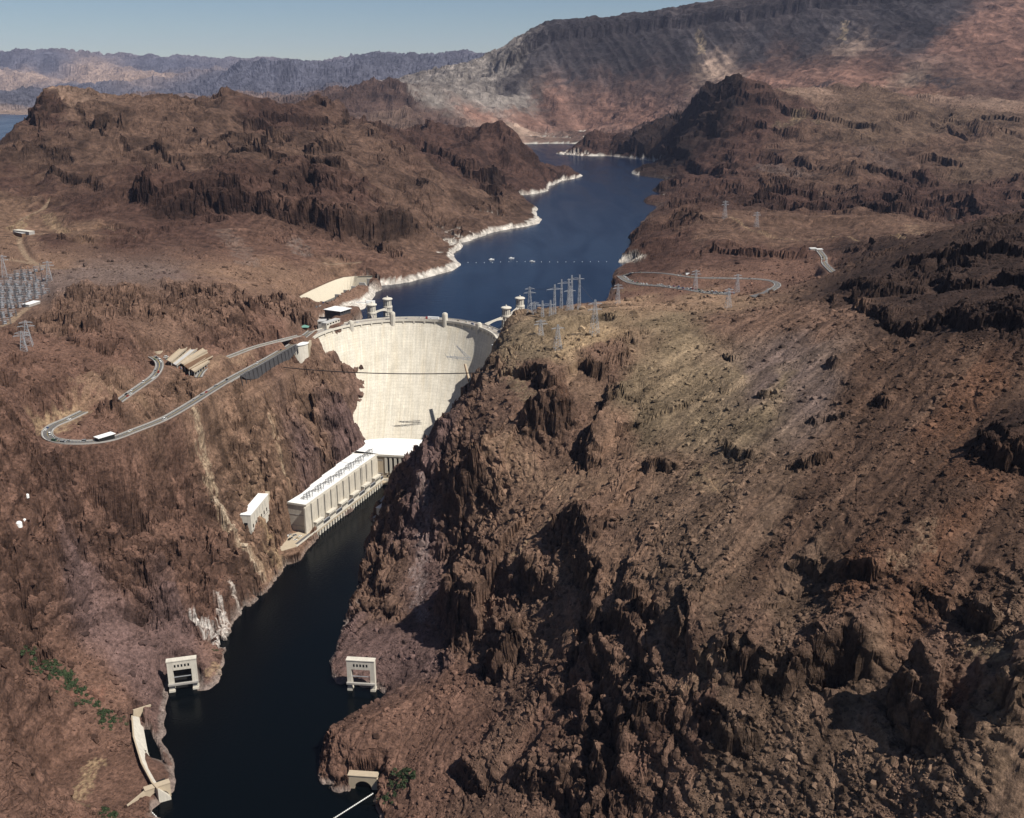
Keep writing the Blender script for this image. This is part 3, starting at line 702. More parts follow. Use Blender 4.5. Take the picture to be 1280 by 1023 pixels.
    # jointed blocks
    rk = np.clip(sstep(.5, 1.0, rock) + cl * .8, 0, 1) * (1 - far)
    rkc = rk * (1 - .55 * sstep(.6, 1.5, slope) * near)
    z = z + (rv - .5) * 4.6 * rkc * lod(9) * (0.5 + .5 * near)
    z = z + np.maximum(0, .25 - (f2 - f1)) * -6.0 * rkc * lod(9)
    z = z + tilt(ox, oy, rv) * 9.5 * rkc * lod(9)
    k1, k2, rvk, okx, oky = worley((x + wx * .5) / 23, (y + wy * .5) / 23, 14)
    z = z + (tilt(okx, oky, rvk) * 19 + (rvk - .5) * 5 - np.maximum(0, .14 - (k2 - k1)) * 16) * rk * lod(16)
    q1, q2, rvq, oqx, oqy = worley((x + wx) / 52, (y + wy) / 52, 15)
    z = z + (tilt(oqx, oqy, rvq) * 34 + (rvq - .5) * 6 - np.maximum(0, .07 - (q2 - q1)) * 70) * rk * near * lod(24) * (1 - sstep(40, 140, x))
    z = z + (tilt(ohx, ohy, rvm) * 22 + (rvm - .5) * 9) * rk * (1 - near) * lod(24)
    g1, g2, rv2, ox2, oy2 = worley((x + ox * 3) / 4.2, (y + oy * 3) / 4.2, 9)
    z = z + ((rv2 - .5) * 2.0 + tilt(ox2, oy2, rv2) * 3.6 + np.maximum(0, .22 - (g2 - g1)) * -4.0) * np.clip(rk + .18 * R, 0, 1) * lod(4.5)
    # fractures
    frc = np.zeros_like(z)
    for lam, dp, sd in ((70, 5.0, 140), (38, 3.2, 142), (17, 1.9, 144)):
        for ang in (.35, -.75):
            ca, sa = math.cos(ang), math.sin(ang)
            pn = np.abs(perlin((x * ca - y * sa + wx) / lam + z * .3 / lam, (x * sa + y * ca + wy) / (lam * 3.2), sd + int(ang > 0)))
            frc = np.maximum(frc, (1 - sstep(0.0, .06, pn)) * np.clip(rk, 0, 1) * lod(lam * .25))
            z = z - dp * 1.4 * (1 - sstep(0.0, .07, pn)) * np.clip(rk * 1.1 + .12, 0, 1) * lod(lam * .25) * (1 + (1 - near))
    # runnels down the long scree slope
    pp_, qq_ = x * .747 - y * .665, x * .665 + y * .747
    scr = sstep(40, 110, x) * (1 - sstep(1250, 1450, y)) * (1 - sstep(.45, .8, R))
    z = z + (perlin((pp_ + wx * .3) / 16, qq_ / 210, 150) * 1.5 + perlin(pp_ / 6.5, qq_ / 80, 151) * .7) * scr
    # crumbly ground
    fine = perlin(x / 13, y / 13, 70) * 1.3 * lod(13) + perlin(x / 6, y / 6, 71) * .8 * lod(6) + perlin(x / 2.9, y / 2.9, 72) * .42 * lod(3.2)
    z = z + fine * (0.35 + .9 * rock)
    # shores stay put: soften the detail just above the two water levels
    for wl, y0, y1 in ((0.5, 0, 1520), (LAKE + 1, 1560, 1e9)):
        s = (y > y0) & (y < y1)
        dzs = zb - wl
        kk = np.where(s, np.where(dzs > 0, np.exp(-np.maximum(dzs - 13 * (wl > 10), 0) / 7.0), np.exp(np.minimum(dzs + 30, 0) / 10)), 0)
        z = z * (1 - kk) + (zb + (z - zb) * np.where(dzs > 0, .18, .1)) * kk
    dmp = 1 - .7 * np.exp(-(((x + 238) / 62) ** 2 + ((y - 1425) / 85) ** 2))
    z = zb + (z - zb) * dmp
    keep = np.ones(z.shape)
    z, keep = apply_levels(x, y, z)
    return z, np.clip(cl, 0, 1) * keep, F, rock * keep, slope, rv, keep, frc

# ------------------------------------------------------------------ adaptive fan grid
zr = np.empty((NT, ND))
xs = gx.ravel(); ys = gy.ravel()
zr = relief(xs, ys)[0].reshape(NT, ND)
print('raster relief', round(time.time() - T0, 1))
elev = (zr - CAM_Z) / gy
vis = elev >= np.maximum.accumulate(elev, axis=1) - 0.004
dzl = np.gradient(zr, axis=1); dyl = np.gradient(gy, axis=1)
w_ = np.hypot(dzl, dyl * np.maximum(.28, (CAM_Z - zr) / gy)) / gy * np.where(vis, 1.0, 0.16)
w_ = np.minimum(w_, 0.03)
w_ *= np.where(gy > 11000, .8, 1.0) * np.where(gy < 420, .5, 1.0)
under = (zr < -4) | ((zr < LAKE - 5) & (gy > 1640))
w_ = np.where(under, w_ * .12, w_)
def box1(a, r, axis):
    p = np.pad(a, [(r, r) if k == axis else (0, 0) for k in range(2)], mode='edge')
    c = np.cumsum(p, axis=axis)
    c = np.concatenate([np.zeros_like(np.take(c, [0], axis)), c], axis)
    n = a.shape[axis]
    return (np.take(c, range(2 * r + 1, 2 * r + 1 + n), axis) - np.take(c, range(0, n), axis)) / (2 * r + 1)
for _ in range(2):
    w_ = box1(box1(w_, 9, 0), 4, 1)
cw = np.cumsum(w_ + 2e-5, axis=1)
cw = (cw - cw[:, :1]) / (cw[:, -1:] - cw[:, :1])
NR = 1420
ld = np.empty((NT, NR))
tgt = np.linspace(0, 1, NR)
for i in range(NT):
    ld[i] = np.interp(tgt, cw[i], lr)
TC = np.concatenate([np.linspace(-TMAX, -.56, 50, endpoint=False), np.linspace(-.56, .56, 880, endpoint=False), np.linspace(.56, TMAX, 50)])
NC = len(TC)
a_ = (TC + TMAX) / (2 * TMAX) * (NT - 1); i_ = np.clip(a_.astype(int), 0, NT - 2); f_ = (a_ - i_)[:, None]
LD = ld[i_] * (1 - f_) + ld[i_ + 1] * f_
YY = np.exp(LD); XX = TC[:, None] * YY
zz, cl, F, rock, slope, rv, keep, frc = relief(XX.ravel(), YY.ravel())
ZZ = zz.reshape(NC, NR)
print('full relief', round(time.time() - T0, 1))
# ------------------------------------------------------------------ normals, sideways break-up of steep rock
def grid_normals(VX, VY, VZ):
    V = np.stack([VX, VY, VZ], -1)
    dt = np.gradient(V, axis=0); dl_ = np.gradient(V, axis=1)
    n = np.cross(dt, dl_)
    n /= np.linalg.norm(n, axis=-1, keepdims=True) + 1e-12
    return n
N = grid_normals(XX, YY, ZZ)
steepf = 1 - N[..., 2]
def noise3(lam, sd):
    # cheap 3-D look: three planes
    return (perlin(XX.ravel() / lam + ZZ.ravel() * .37 / lam, ZZ.ravel() / lam, sd) + perlin(YY.ravel() / lam, ZZ.ravel() / lam + XX.ravel() * .21 / lam, sd + 1)).reshape(NC, NR) * .6
disp = (noise3(17, 80) * 2.2 + np.tanh(5 * noise3(9, 86)) * 1.3 + noise3(5, 82) * 1.2) * (1 - sstep(2500, 5000, YY)) + (noise3(45, 84) * 5 + np.tanh(5 * noise3(30, 88)) * 4) * sstep(1700, 2600, YY) * (1 - sstep(6000, 8000, YY))
disp *= sstep(.12, .45, steepf) * keep.reshape(NC, NR)
VX = XX + N[..., 0] * disp; VY = YY + N[..., 1] * disp; VZ = ZZ + N[..., 2] * disp * .6
N = grid_normals(VX, VY, VZ)

# land height on the finished grid
def ground(x, y):
    t = x / y
    a = np.searchsorted(TC, t) - 1
    a = int(np.clip(a, 0, NC - 2))
    f = (t - TC[a]) / (TC[a + 1] - TC[a])
    l = math.log(y)
    return float(np.interp(l, LD[a], ZZ[a]) * (1 - f) + np.interp(l, LD[a + 1], ZZ[a + 1]) * f)
# ------------------------------------------------------------------ rock colours
xf, yf, zf = VX.ravel(), VY.ravel(), VZ.ravel()
stp = (1 - N[..., 2]).ravel()
C = F[:, 1:4].copy()
nearf = 1 - sstep(1700, 2600, yf); farf = sstep(5200, 7000, yf)
lsc = 1 + 3 * (1 - nearf) + 10 * farf
mott = perlin(xf / (38 * lsc), yf / (38 * lsc), 90) * .5 + perlin(xf / (13 * lsc), yf / (13 * lsc), 91) * .4 + perlin(xf / (4.6 * lsc), yf / (4.6 * lsc), 92) * .3
C *= (1 + .42 * mott)[:, None]
# bedding: paler and darker strata, tilted a little
bed = perlin(zf / 9 + xf / 160 + mott * .6, yf / 420 + 3, 93)
C *= (1 + .22 * bed * (1 - farf))[:, None]
bedf = perlin(zf / 26 + mott * .5, xf / 2600 + 7, 94)
C *= (1 + .22 * bedf * farf * (yf < 11000))[:, None]
C *= (1 + .34 * perlin((xf + .22 * yf) / 75, yf / 2200, 96) * farf * (yf < 11000) + .4 * perlin((xf + .22 * yf) / 260, yf / 2600, 97) * farf)[:, None]
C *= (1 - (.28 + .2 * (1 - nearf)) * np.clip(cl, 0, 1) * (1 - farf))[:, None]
# desert varnish on steep old faces, fresh debris on gentle ground
var = sstep(.25, .7, stp) * (1 - farf)
C *= (1 - .30 * var * (0.5 + perlin(xf / 45, yf / 45 + zf / 60, 95)))[:, None]
pp_, qq_ = xf * .747 - yf * .665, xf * .665 + yf * .747
scr = sstep(40, 110, xf) * (1 - sstep(1250, 1450, yf)) * (1 - sstep(.45, .8, F[:, 0]))
C *= (1 + scr * (.30 * perlin(pp_ / 15, qq_ / 230, 152) + .28 * perlin(pp_ / 5.5, qq_ / 90, 153)))[:, None]
# crevice darkening: shade of the cracks put into the rock colour
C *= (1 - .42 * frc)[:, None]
# single cells of different rock
C *= (1 - .42 * (1 - nearf) * (1 - farf) * sstep(.05, .45, perlin(xf / 110, yf / 110, 130) + .6 * perlin(xf / 42, yf / 42, 131)) * sstep(.3, .7, F[:, 0]))[:, None]
C *= (1 + .30 * (rv - .5) * np.clip(rock, 0, 1) * (1 - farf))[:, None]
def patch(colour, amt, pts, r, seed=99, warp=1.0):
    """a streak or patch of other rock along surveyed pixels"""
    global C
    p = np.array([hit(u, v)[:2] for u, v in pts])
    m0 = p.min(0) - r * 3; m1 = p.max(0) + r * 3
    s = np.nonzero((xf > m0[0]) & (xf < m1[0]) & (yf > m0[1]) & (yf < m1[1]))[0]
    if not len(s):
        return
    ww = perlin(xf[s] / (r * 1.6), yf[s] / (r * 1.6), seed) * r * .8 * warp + perlin(xf[s] / (r * .5), yf[s] / (r * .5), seed + 1) * r * .5 * warp
    if len(p) == 1:
        d = np.hypot(xf[s] - p[0, 0], yf[s] - p[0, 1])
    else:
        d = np.abs(seg_dist(xf[s], yf[s], p)[0])
    k = (1 - sstep(r * .55, r * 1.2, d + ww)) * amt
    br_ = max(3.0, min(r * .35, 60))
    k = k * sstep(-.5, .08, perlin(xf[s] / br_, yf[s] / br_, seed + 5) + .5 * perlin(xf[s] / (br_ * .4), yf[s] / (br_ * .4), seed + 6))
    c = np.array(ROCK[colour] if isinstance(colour, str) else colour)
    C[s] = C[s] * (1 - k)[:, None] + c * k[:, None]
# pale rock slides on the left wall and other marks
patch((.36, .29, .21), .95, [(246, 548), (258, 590), (268, 625), (285, 650), (302, 690), (325, 715)], 6)
patch((.46, .39, .30), .95, [(270, 630), (290, 660), (310, 700), (325, 718)], 5)
patch((.36, .29, .21), .9, [(338, 520), (346, 545), (352, 570)], 4); patch('tan', .8, [(338, 510), (350, 570), (362, 610)], 3)
patch('sand', .8, [(330, 655), (345, 690), (350, 705)], 10); patch('tan', .6, [(310, 690), (335, 715)], 12)
patch('tan', .6, [(320, 570), (322, 610), (300, 620)], 6)
patch((.62, .60, .56), .9, [(248, 768), (262, 776), (268, 790)], 6); patch((.66, .63, .58), .8, [(276, 760), (280, 775), (272, 800), (284, 790)], 5); patch((.6, .56, .5), .7, [(292, 742), (300, 760)], 5)
patch('sand', .7, [(265, 842), (275, 835)], 7)
patch('sand', .8, [(95, 975), (110, 962), (118, 950)], 7); patch('sand', .6, [(88, 985), (100, 1000)], 6)
patch('badred', .7, [(80, 862), (100, 872), (120, 870)], 8)
patch('sand', .8, [(60, 540), (90, 520), (60, 515)], 14); patch('tan', .7, [(100, 490), (130, 480), (160, 500)], 16)
patch('tan', .8, [(262, 462), (285, 452), (310, 441)], 9)
patch('sand', .9, [(0, 285), (22, 280), (30, 292)], 14); patch('sand', .85, [(22, 280), (36, 270), (52, 262), (62, 252)], 5); patch('sand', .6, [(60, 270), (70, 280), (80, 292)], 12)
for q in DIRT:
    s = np.nonzero((xf > q[:, 0].min() - 20) & (xf < q[:, 0].max() + 20) & (yf > q[:, 1].min() - 20) & (yf < q[:, 1].max() + 20))[0]
    if len(s):
        d = np.abs(seg_dist(xf[s], yf[s], q[:, :2])[0]) + perlin(xf[s] / 9, yf[s] / 9, 101) * 2
        k = (1 - sstep(3.2, 6.0, d)) * .85
        C[s] = C[s] * (1 - k)[:, None] + np.array((.30, .23, .165)) * k[:, None]
patch('badgrey', .28, [(280, 290), (300, 310), (310, 330)], 22); patch('badgrey', .5, [(370, 305), (380, 320)], 18); patch('purple', .4, [(200, 345), (300, 352)], 20)
patch('grey', .7, [(490, 245), (505, 262), (540, 275)], 16); patch('grey', .5, [(560, 275), (545, 290)], 18)
patch('ltbrown', .6, [(1230, 430), (1180, 490), (1140, 530), (1100, 570), (1060, 610), (1010, 650), (985, 668)], 6); patch('rust', .7, [(1250, 470), (1200, 540), (1190, 600)], 10); patch('ltbrown', .7, [(945, 625), (935, 650), (925, 690), (895, 735), (884, 765)], 7)
patch('tan', .7, [(1160, 660), (1150, 690), (1120, 720)], 7); patch('tan', .8, [(892, 590), (920, 586)], 3); patch('sand', .5, [(870, 590), (900, 610)], 10)
patch('sand', .55, [(700, 640), (650, 690), (640, 700)], 3); patch('tan', .6, [(600, 550), (660, 590), (700, 610)], 14); patch('tan', .6, [(720, 640), (700, 600), (760, 600)], 12); patch('tan', .6, [(870, 860), (880, 850), (900, 855)], 9)
patch((.24, .195, .18), .8, [(528, 600), (533, 650), (526, 700), (522, 760), (530, 778)], 8); patch('purple', .6, [(516, 620), (520, 680)], 10)
patch('rust', .6, [(660, 520), (690, 525), (700, 530)], 8); patch('olive', .8, [(600, 430), (640, 470), (660, 500)], 10); patch('sand', .85, [(700, 445), (725, 432), (745, 424)], 13); patch('olive', .7, [(640, 420), (660, 440), (690, 450)], 14)
patch('sand', .6, [(1212, 800), (1225, 805), (1260, 815)], 5); patch('tan', .6, [(1230, 890), (1240, 930), (1230, 960)], 14); patch('tan', .5, [(1100, 935), (1130, 960), (1150, 960)], 9)
patch('sand', .8, [(872, 42), (878, 54), (876, 70)], 30); patch('sand', .7, [(1058, 28), (1052, 50)], 26); patch('pinktan', .8, [(892, 82), (905, 92), (930, 96)], 90); patch('badgrey', .8, [(600, 100), (560, 112), (530, 124)], 100); patch('badgrey', .7, [(612, 135), (640, 120), (655, 128)], 70)
patch((.020, .017, .018), .92, [(642, 80), (656, 63), (680, 53), (720, 47), (780, 39), (850, 31), (900, 25), (1000, 14), (1100, 4)], 55, 99, .35)
patch((.024, .021, .022), .8, [(690, 66), (730, 62), (790, 56), (860, 48), (960, 38), (1060, 26)], 26, 120, .5)
patch('badred', .6, [(1180, 60), (1230, 30), (1270, 20)], 160); patch('badred', .7, [(740, 152), (790, 140), (800, 150)], 90); patch('rust', .6, [(1130, 105), (1180, 118)], 90); patch('mesa', .8, [(1020, 112), (1030, 104)], 60); patch('mesa', .8, [(1150, 100), (1180, 104)], 80)
patch('olive', .7, [(1000, 148), (985, 165), (1010, 158)], 40); patch('sand', .6, [(995, 150), (1005, 158)], 18); patch('tan', .7, [(1140, 285), (1150, 292)], 18); patch('grey', .7, [(960, 205), (1000, 215)], 70); patch('grey', .6, [(1080, 185), (1110, 200)], 50)
patch('sand', .7, [(905, 280), (940, 292), (1000, 297), (1060, 296), (1130, 298)], 4); patch('tan', .6, [(880, 378), (930, 378)], 14); patch('sand', .6, [(770, 366), (800, 362)], 6)
patch((.55, .52, .46), .97, [(774, 325), (784, 323.5), (797, 322)], 20, 99, .4)
# the white ring the lake left on its banks
ringn = 3.4 * perlin(xf / 40, yf / 40, 110) + 1.5 * perlin(xf / 11, yf / 11, 111)
_pa, _pb = at_z(785, 327, LAKE), at_z(829, 249, LAKE)
bare = (yf < 4550) & (xf > np.interp(yf, [1560, 2300, 3000, 4550], [20, 190, 330, 560])) & (np.hypot(xf - _pa[0], yf - _pa[1]) > 62) & (np.hypot(xf - _pb[0], yf - _pb[1]) > 60)
ring = keep * (1 - .93 * bare) * (yf > 1560) * ((yf < 5900) | ((yf < 8200) & (xf > -300))) * (1 - sstep(9.0, 10.2, zf - LAKE + ringn * .35 + np.clip((yf - 2500) / 700, 0, 4.5)))
C = C * (1 - ring)[:, None] + (np.array((.44, .415, .365)) * (1 + .3 * mott + .3 * perlin(zf / 1.6, xf / 90 + yf / 90, 115))[:, None]) * ring[:, None]
# the pale splash line along the river
spl = (yf < 1500) * (1 - sstep(2.0, 4.5, zf + 1.5 * perlin(xf / 9, yf / 9, 113))) * .6
C = C * (1 - spl)[:, None] + np.array((.24, .21, .185)) * spl[:, None]
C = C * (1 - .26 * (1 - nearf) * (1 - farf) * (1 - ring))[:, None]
_l = C.mean(1, keepdims=True)
_s = (1.16 * (1 - farf) + 1.0 * farf)[:, None]
_w = np.clip(ring + spl, 0, 1)[:, None]
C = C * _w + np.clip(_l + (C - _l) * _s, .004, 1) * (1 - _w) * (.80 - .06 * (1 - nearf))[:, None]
C = C * np.where((yf < 5900)[:, None], np.array((1.02, .985, .985)), 1.0)
C = np.clip(C, .006, .8)

# ------------------------------------------------------------------ land meshes
def nodes_of(m):
    m.use_nodes = True
    nt = m.node_tree
    return nt, nt.nodes, nt.links, nt.nodes['Principled BSDF']
def rock_material(name, scale, bump):
    m = bpy.data.materials.new(name)
    nt, n, l, b = nodes_of(m)
    at = n.new('ShaderNodeAttribute'); at.attribute_name = 'rock_colour'
    g = n.new('ShaderNodeNewGeometry')
    mp = n.new('ShaderNodeMapping'); mp.inputs['Scale'].default_value = (scale, scale, scale)
    l.new(g.outputs['Position'], mp.inputs['Vector'])
    n1 = n.new('ShaderNodeTexNoise'); n1.inputs['Scale'].default_value = .28; n1.inputs['Detail'].default_value = 7; n1.inputs['Roughness'].default_value = .68
    n2 = n.new('ShaderNodeTexVoronoi'); n2.inputs['Scale'].default_value = .55
    l.new(mp.outputs[0], n1.inputs['Vector']); l.new(mp.outputs[0], n2.inputs['Vector'])
    r1 = n.new('ShaderNodeMapRange'); r1.inputs[1].default_value = .28; r1.inputs[2].default_value = .72; r1.inputs[3].default_value = .42; r1.inputs[4].default_value = 1.6
    l.new(n1.outputs['Fac'], r1.inputs[0])
    r2 = n.new('ShaderNodeMapRange'); r2.inputs[1].default_value = 0; r2.inputs[2].default_value = .8; r2.inputs[3].default_value = .8; r2.inputs[4].default_value = 1.12
    l.new(n2.outputs['Distance'], r2.inputs[0])
    mu = n.new('ShaderNodeMath'); mu.operation = 'MULTIPLY'
    l.new(r1.outputs[0], mu.inputs[0]); l.new(r2.outputs[0], mu.inputs[1])
    n3 = n.new('ShaderNodeTexVoronoi'); n3.inputs['Scale'].default_value = .16; n3.inputs['Randomness'].default_value = 1
    l.new(mp.outputs[0], n3.inputs['Vector'])
    r3 = n.new('ShaderNodeMapRange'); r3.inputs[1].default_value = .12; r3.inputs[2].default_value = .34; r3.inputs[3].default_value = .68; r3.inputs[4].default_value = 1.06
    l.new(n3.outputs['Distance'], r3.inputs[0])
    mu3 = n.new('ShaderNodeMath'); mu3.operation = 'MULTIPLY'
    l.new(mu.outputs[0], mu3.inputs[0]); l.new(r3.outputs[0], mu3.inputs[1])
    mu = mu3
    vm = n.new('ShaderNodeVectorMath'); vm.operation = 'SCALE'
    l.new(at.outputs['Color'], vm.inputs[0]); l.new(mu.outputs[0], vm.inputs['Scale'])
    l.new(vm.outputs[0], b.inputs['Base Color'])
    b.inputs['Roughness'].default_value = .95
    b.inputs['Specular IOR Level'].default_value = .12
    bp = n.new('ShaderNodeBump'); bp.inputs['Strength'].default_value = 1.0; bp.inputs['Distance'].default_value = bump
    l.new(n1.outputs['Fac'], bp.inputs['Height']); l.new(bp.outputs[0], b.inputs['Normal'])
    return m
idx = np.arange(NC * NR).reshape(NC, NR)
FC = np.stack([idx[:-1, :-1], idx[1:, :-1], idx[1:, 1:], idx[:-1, 1:]], -1).reshape(-1, 4)
fy_ = yf[FC].mean(1); fz_ = zf[FC].max(1); fx_ = xf[FC].mean(1)
dry = np.where(fy_ < 1560, fz_ > -3.0, np.where(fy_ < 1660, fz_ > -3.0, fz_ > LAKE - 4))
PTS = np.stack([xf, yf, zf], 1).astype(np.float32)
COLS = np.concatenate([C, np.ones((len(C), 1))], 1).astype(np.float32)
def land(name, mask, mat, smooth=False):
    f = FC[mask & dry]
    used = np.unique(f)
    mp = np.zeros(len(PTS), np.int32); mp[used] = np.arange(len(used), dtype=np.int32)
    f = mp[f]
    me = bpy.data.meshes.new(name)
    me.vertices.add(len(used)); me.vertices.foreach_set('co', PTS[used].ravel())
    me.loops.add(f.size); me.loops.foreach_set('vertex_index', f.ravel().astype(np.int32))
    me.polygons.add(len(f)); me.polygons.foreach_set('loop_start', np.arange(len(f), dtype=np.int32) * 4)
    me.polygons.foreach_set('use_smooth', np.full(len(f), smooth))
    me.update(calc_edges=True)
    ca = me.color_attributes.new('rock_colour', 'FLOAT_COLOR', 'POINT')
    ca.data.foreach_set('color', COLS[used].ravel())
    me.materials.append(mat)
    o = bpy.data.objects.new(name, me)
    o['kind'] = 'structure'
    COL.objects.link(o)
    print(name, len(f) * 2, 'tris')
    return o
mt_near = rock_material('canyon rock', 1.0, 2.2)
mt_mid = rock_material('hill rock', .25, 8.0)
mt_far = rock_material('mountain rock', .04, 35.0)
lakeward = (fx_ < 60 + .0 * fy_)
near_m = fy_ < 1900
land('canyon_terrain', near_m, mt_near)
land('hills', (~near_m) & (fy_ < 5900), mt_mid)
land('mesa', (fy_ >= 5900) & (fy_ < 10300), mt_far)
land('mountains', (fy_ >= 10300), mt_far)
print('land', round(time.time() - T0, 1))

# ------------------------------------------------------------------ water
def water_material(name, colour, rough, wave, bump, spec=.3):
    m = bpy.data.materials.new(name)
    nt, n, l, b = nodes_of(m)
    b.inputs['Base Color'].default_value = colour + (1,)
    b.inputs['Roughness'].default_value = rough
    b.inputs['IOR'].default_value = 1.33; b.inputs['Specular IOR Level'].default_value = spec
    g = n.new('ShaderNodeNewGeometry')
    mp = n.new('ShaderNodeMapping'); mp.inputs['Scale'].default_value = (wave * .6, wave, wave)
    mp.inputs['Rotation'].default_value = (0, 0, .5)
    n1 = n.new('ShaderNodeTexNoise'); n1.inputs['Scale'].default_value = 1; n1.inputs['Detail'].default_value = 4
    l.new(g.outputs['Position'], mp.inputs[0]); l.new(mp.outputs[0], n1.inputs['Vector'])
    n2 = n.new('ShaderNodeTexNoise'); n2.inputs['Scale'].default_value = .004; n2.inputs['Detail'].default_value = 5; n2.inputs['Distortion'].default_value = 1.5
    l.new(g.outputs['Position'], n2.inputs['Vector'])
    r = n.new('ShaderNodeMapRange'); r.inputs[1].default_value = .35; r.inputs[2].default_value = .7; r.inputs[3].default_value = bump * .5; r.inputs[4].default_value = bump * 1.3
    l.new(n2.outputs['Fac'], r.inputs[0])
    bp = n.new('ShaderNodeBump'); bp.inputs['Strength'].default_value = 1.0
    rr = n.new('ShaderNodeMapRange'); rr.inputs[1].default_value = .42; rr.inputs[2].default_value = .66; rr.inputs[3].default_value = rough * .9; rr.inputs[4].default_value = rough * 1.35
    n4 = n.new('ShaderNodeTexNoise'); n4.inputs['Scale'].default_value = 1; n4.inputs['Detail'].default_value = 5; n4.inputs['Distortion'].default_value = 1.2
    mp4 = n.new('ShaderNodeMapping'); mp4.inputs['Scale'].default_value = (.011, .0022, .01); mp4.inputs['Rotation'].default_value = (0, 0, .25)
    l.new(g.outputs['Position'], mp4.inputs[0]); l.new(mp4.outputs[0], n4.inputs['Vector']); l.new(n4.outputs['Fac'], rr.inputs[0]); l.new(rr.outputs[0], b.inputs['Roughness'])
    l.new(r.outputs[0], bp.inputs['Distance']); l.new(n1.outputs['Fac'], bp.inputs['Height']); l.new(bp.outputs[0], b.inputs['Normal'])
    return m
def sheet(name, pts, mat):
    me = bpy.data.meshes.new(name)
    me.from_pydata(pts, [], [list(range(len(pts)))])
    me.materials.append(mat)
    o = bpy.data.objects.new(name, me); o['kind'] = 'structure'
    COL.objects.link(o)
    return o
DC = (-157.0, 1440.0)      # centre of the arch
DR = 152.0
sheet('river', [(-420, 150, 0), (60, 150, 0), (40, 700, 0), (0, 1100, 0), (-40, 1480, 0), (-260, 1480, 0), (-300, 1200, 0), (-420, 900, 0)], water_material('river water', (.001, .0022, .0028), .12, .5, .25, .16))
a0, a1 = math.radians(14), math.radians(166)
arc = [(DC[0] + (DR - 6) * math.cos(a), DC[1] + (DR - 6) * math.sin(a), LAKE) for a in np.linspace(a1, a0, 40)]
sheet('lake', arc + [(200, 1500, LAKE), (1400, 1900, LAKE), (9000, 9000, LAKE), (26000, 33500, LAKE), (-26000, 33500, LAKE), (-9000, 9000, LAKE), (-2600, 2500, LAKE), (-700, 1700, LAKE)],
      water_material('lake water', (.001, .007, .023), .2, .12, .35))
# ================================================================== things built on the land
random.seed(11)
class MB:
    """collects simple solids into one mesh"""
    def __init__(self):
        self.v = []; self.f = []; self.m = []
    def add(self, vs, fs, mi=0):
        o = len(self.v)
        self.v += [tuple(p) for p in vs]
        self.f += [tuple(i + o for i in f) for f in fs]
        self.m += [mi] * len(fs)
        return self
    def box(self, x0, x1, y0, y1, z0, z1, mi=0):
        return self.add([(x0, y0, z0), (x1, y0, z0), (x1, y1, z0), (x0, y1, z0), (x0, y0, z1), (x1, y0, z1), (x1, y1, z1), (x0, y1, z1)],
                        [(0, 3, 2, 1), (4, 5, 6, 7), (0, 1, 5, 4), (1, 2, 6, 5), (2, 3, 7, 6), (3, 0, 4, 7)], mi)
    def beam(self, a, b, w, h=None, mi=0):
        a = Vector(a); b = Vector(b); d = (b - a)
        if d.length < 1e-6:
            return self
        d.normalize()
        up = Vector((0, 0, 1)) if abs(d.z) < .95 else Vector((1, 0, 0))
        s = d.cross(up).normalized() * (w / 2); t = s.cross(d).normalized() * ((h or w) / 2)
        q = [a - s - t, a + s - t, a + s + t, a - s + t, b - s - t, b + s - t, b + s + t, b - s + t]
        return self.add(q, [(0, 1, 2, 3), (7, 6, 5, 4), (0, 4, 5, 1), (1, 5, 6, 2), (2, 6, 7, 3), (3, 7, 4, 0)], mi)
    def prism(self, poly, z0, z1, mi=0):
        """vertical prism over a polygon of (x, y), anticlockwise; z0, z1 numbers or lists"""
        n = len(poly)
        a = z0 if isinstance(z0, (list, tuple)) else [z0] * n
        b = z1 if isinstance(z1, (list, tuple)) else [z1] * n
        ar = sum(poly[i][0] * poly[(i + 1) % n][1] - poly[(i + 1) % n][0] * poly[i][1] for i in range(n))
        if ar < 0:
            poly = poly[::-1]; a = a[::-1]; b = b[::-1]
        vs = [(p[0], p[1], a[i]) for i, p in enumerate(poly)] + [(p[0], p[1], b[i]) for i, p in enumerate(poly)]
        fs = [tuple(range(n - 1, -1, -1)), tuple(range(n, 2 * n))] + [(i, (i + 1) % n, n + (i + 1) % n, n + i) for i in range(n)]
        return self.add(vs, fs, mi)
    def lathe(self, prof, n=20, c=(0, 0), a0=0, a1=2 * math.pi, mi=0, cap=True):
        full = abs(a1 - a0 - 2 * math.pi) < 1e-6
        k = n if full else n + 1
        vs = []
        for r, z in prof:
            for i in range(k):
                a = a0 + (a1 - a0) * i / n
                vs.append((c[0] + r * math.cos(a), c[1] + r * math.sin(a), z))
        fs = []
        for j in range(len(prof) - 1):
            for i in range(n):
                i2 = (i + 1) % k
                fs.append((j * k + i, j * k + i2, (j + 1) * k + i2, (j + 1) * k + i))
        if cap:
            fs.append(tuple(range(k - 1, -1, -1))); fs.append(tuple(range((len(prof) - 1) * k, len(prof) * k)))
        return self.add(vs, fs, mi)
    def build(self, name, mats, parent=None, smooth=False):
        me = bpy.data.meshes.new(name)
        me.from_pydata(self.v, [], self.f)
        for m in (mats if isinstance(mats, (list, tuple)) else [mats]):
            me.materials.append(m)
        me.polygons.foreach_set('material_index', self.m)
        if smooth:
            me.polygons.foreach_set('use_smooth', [True] * len(self.f))
        me.update()
        o = bpy.data.objects.new(name, me)
        COL.objects.link(o)
        if parent is not None:
            o.parent = parent
        return o
def tag(o, label=None, cat=None, group=None, kind=None):
    if label: o['label'] = label
    if cat: o['category'] = cat
    if group: o['group'] = group
    if kind: o['kind'] = kind
    return o
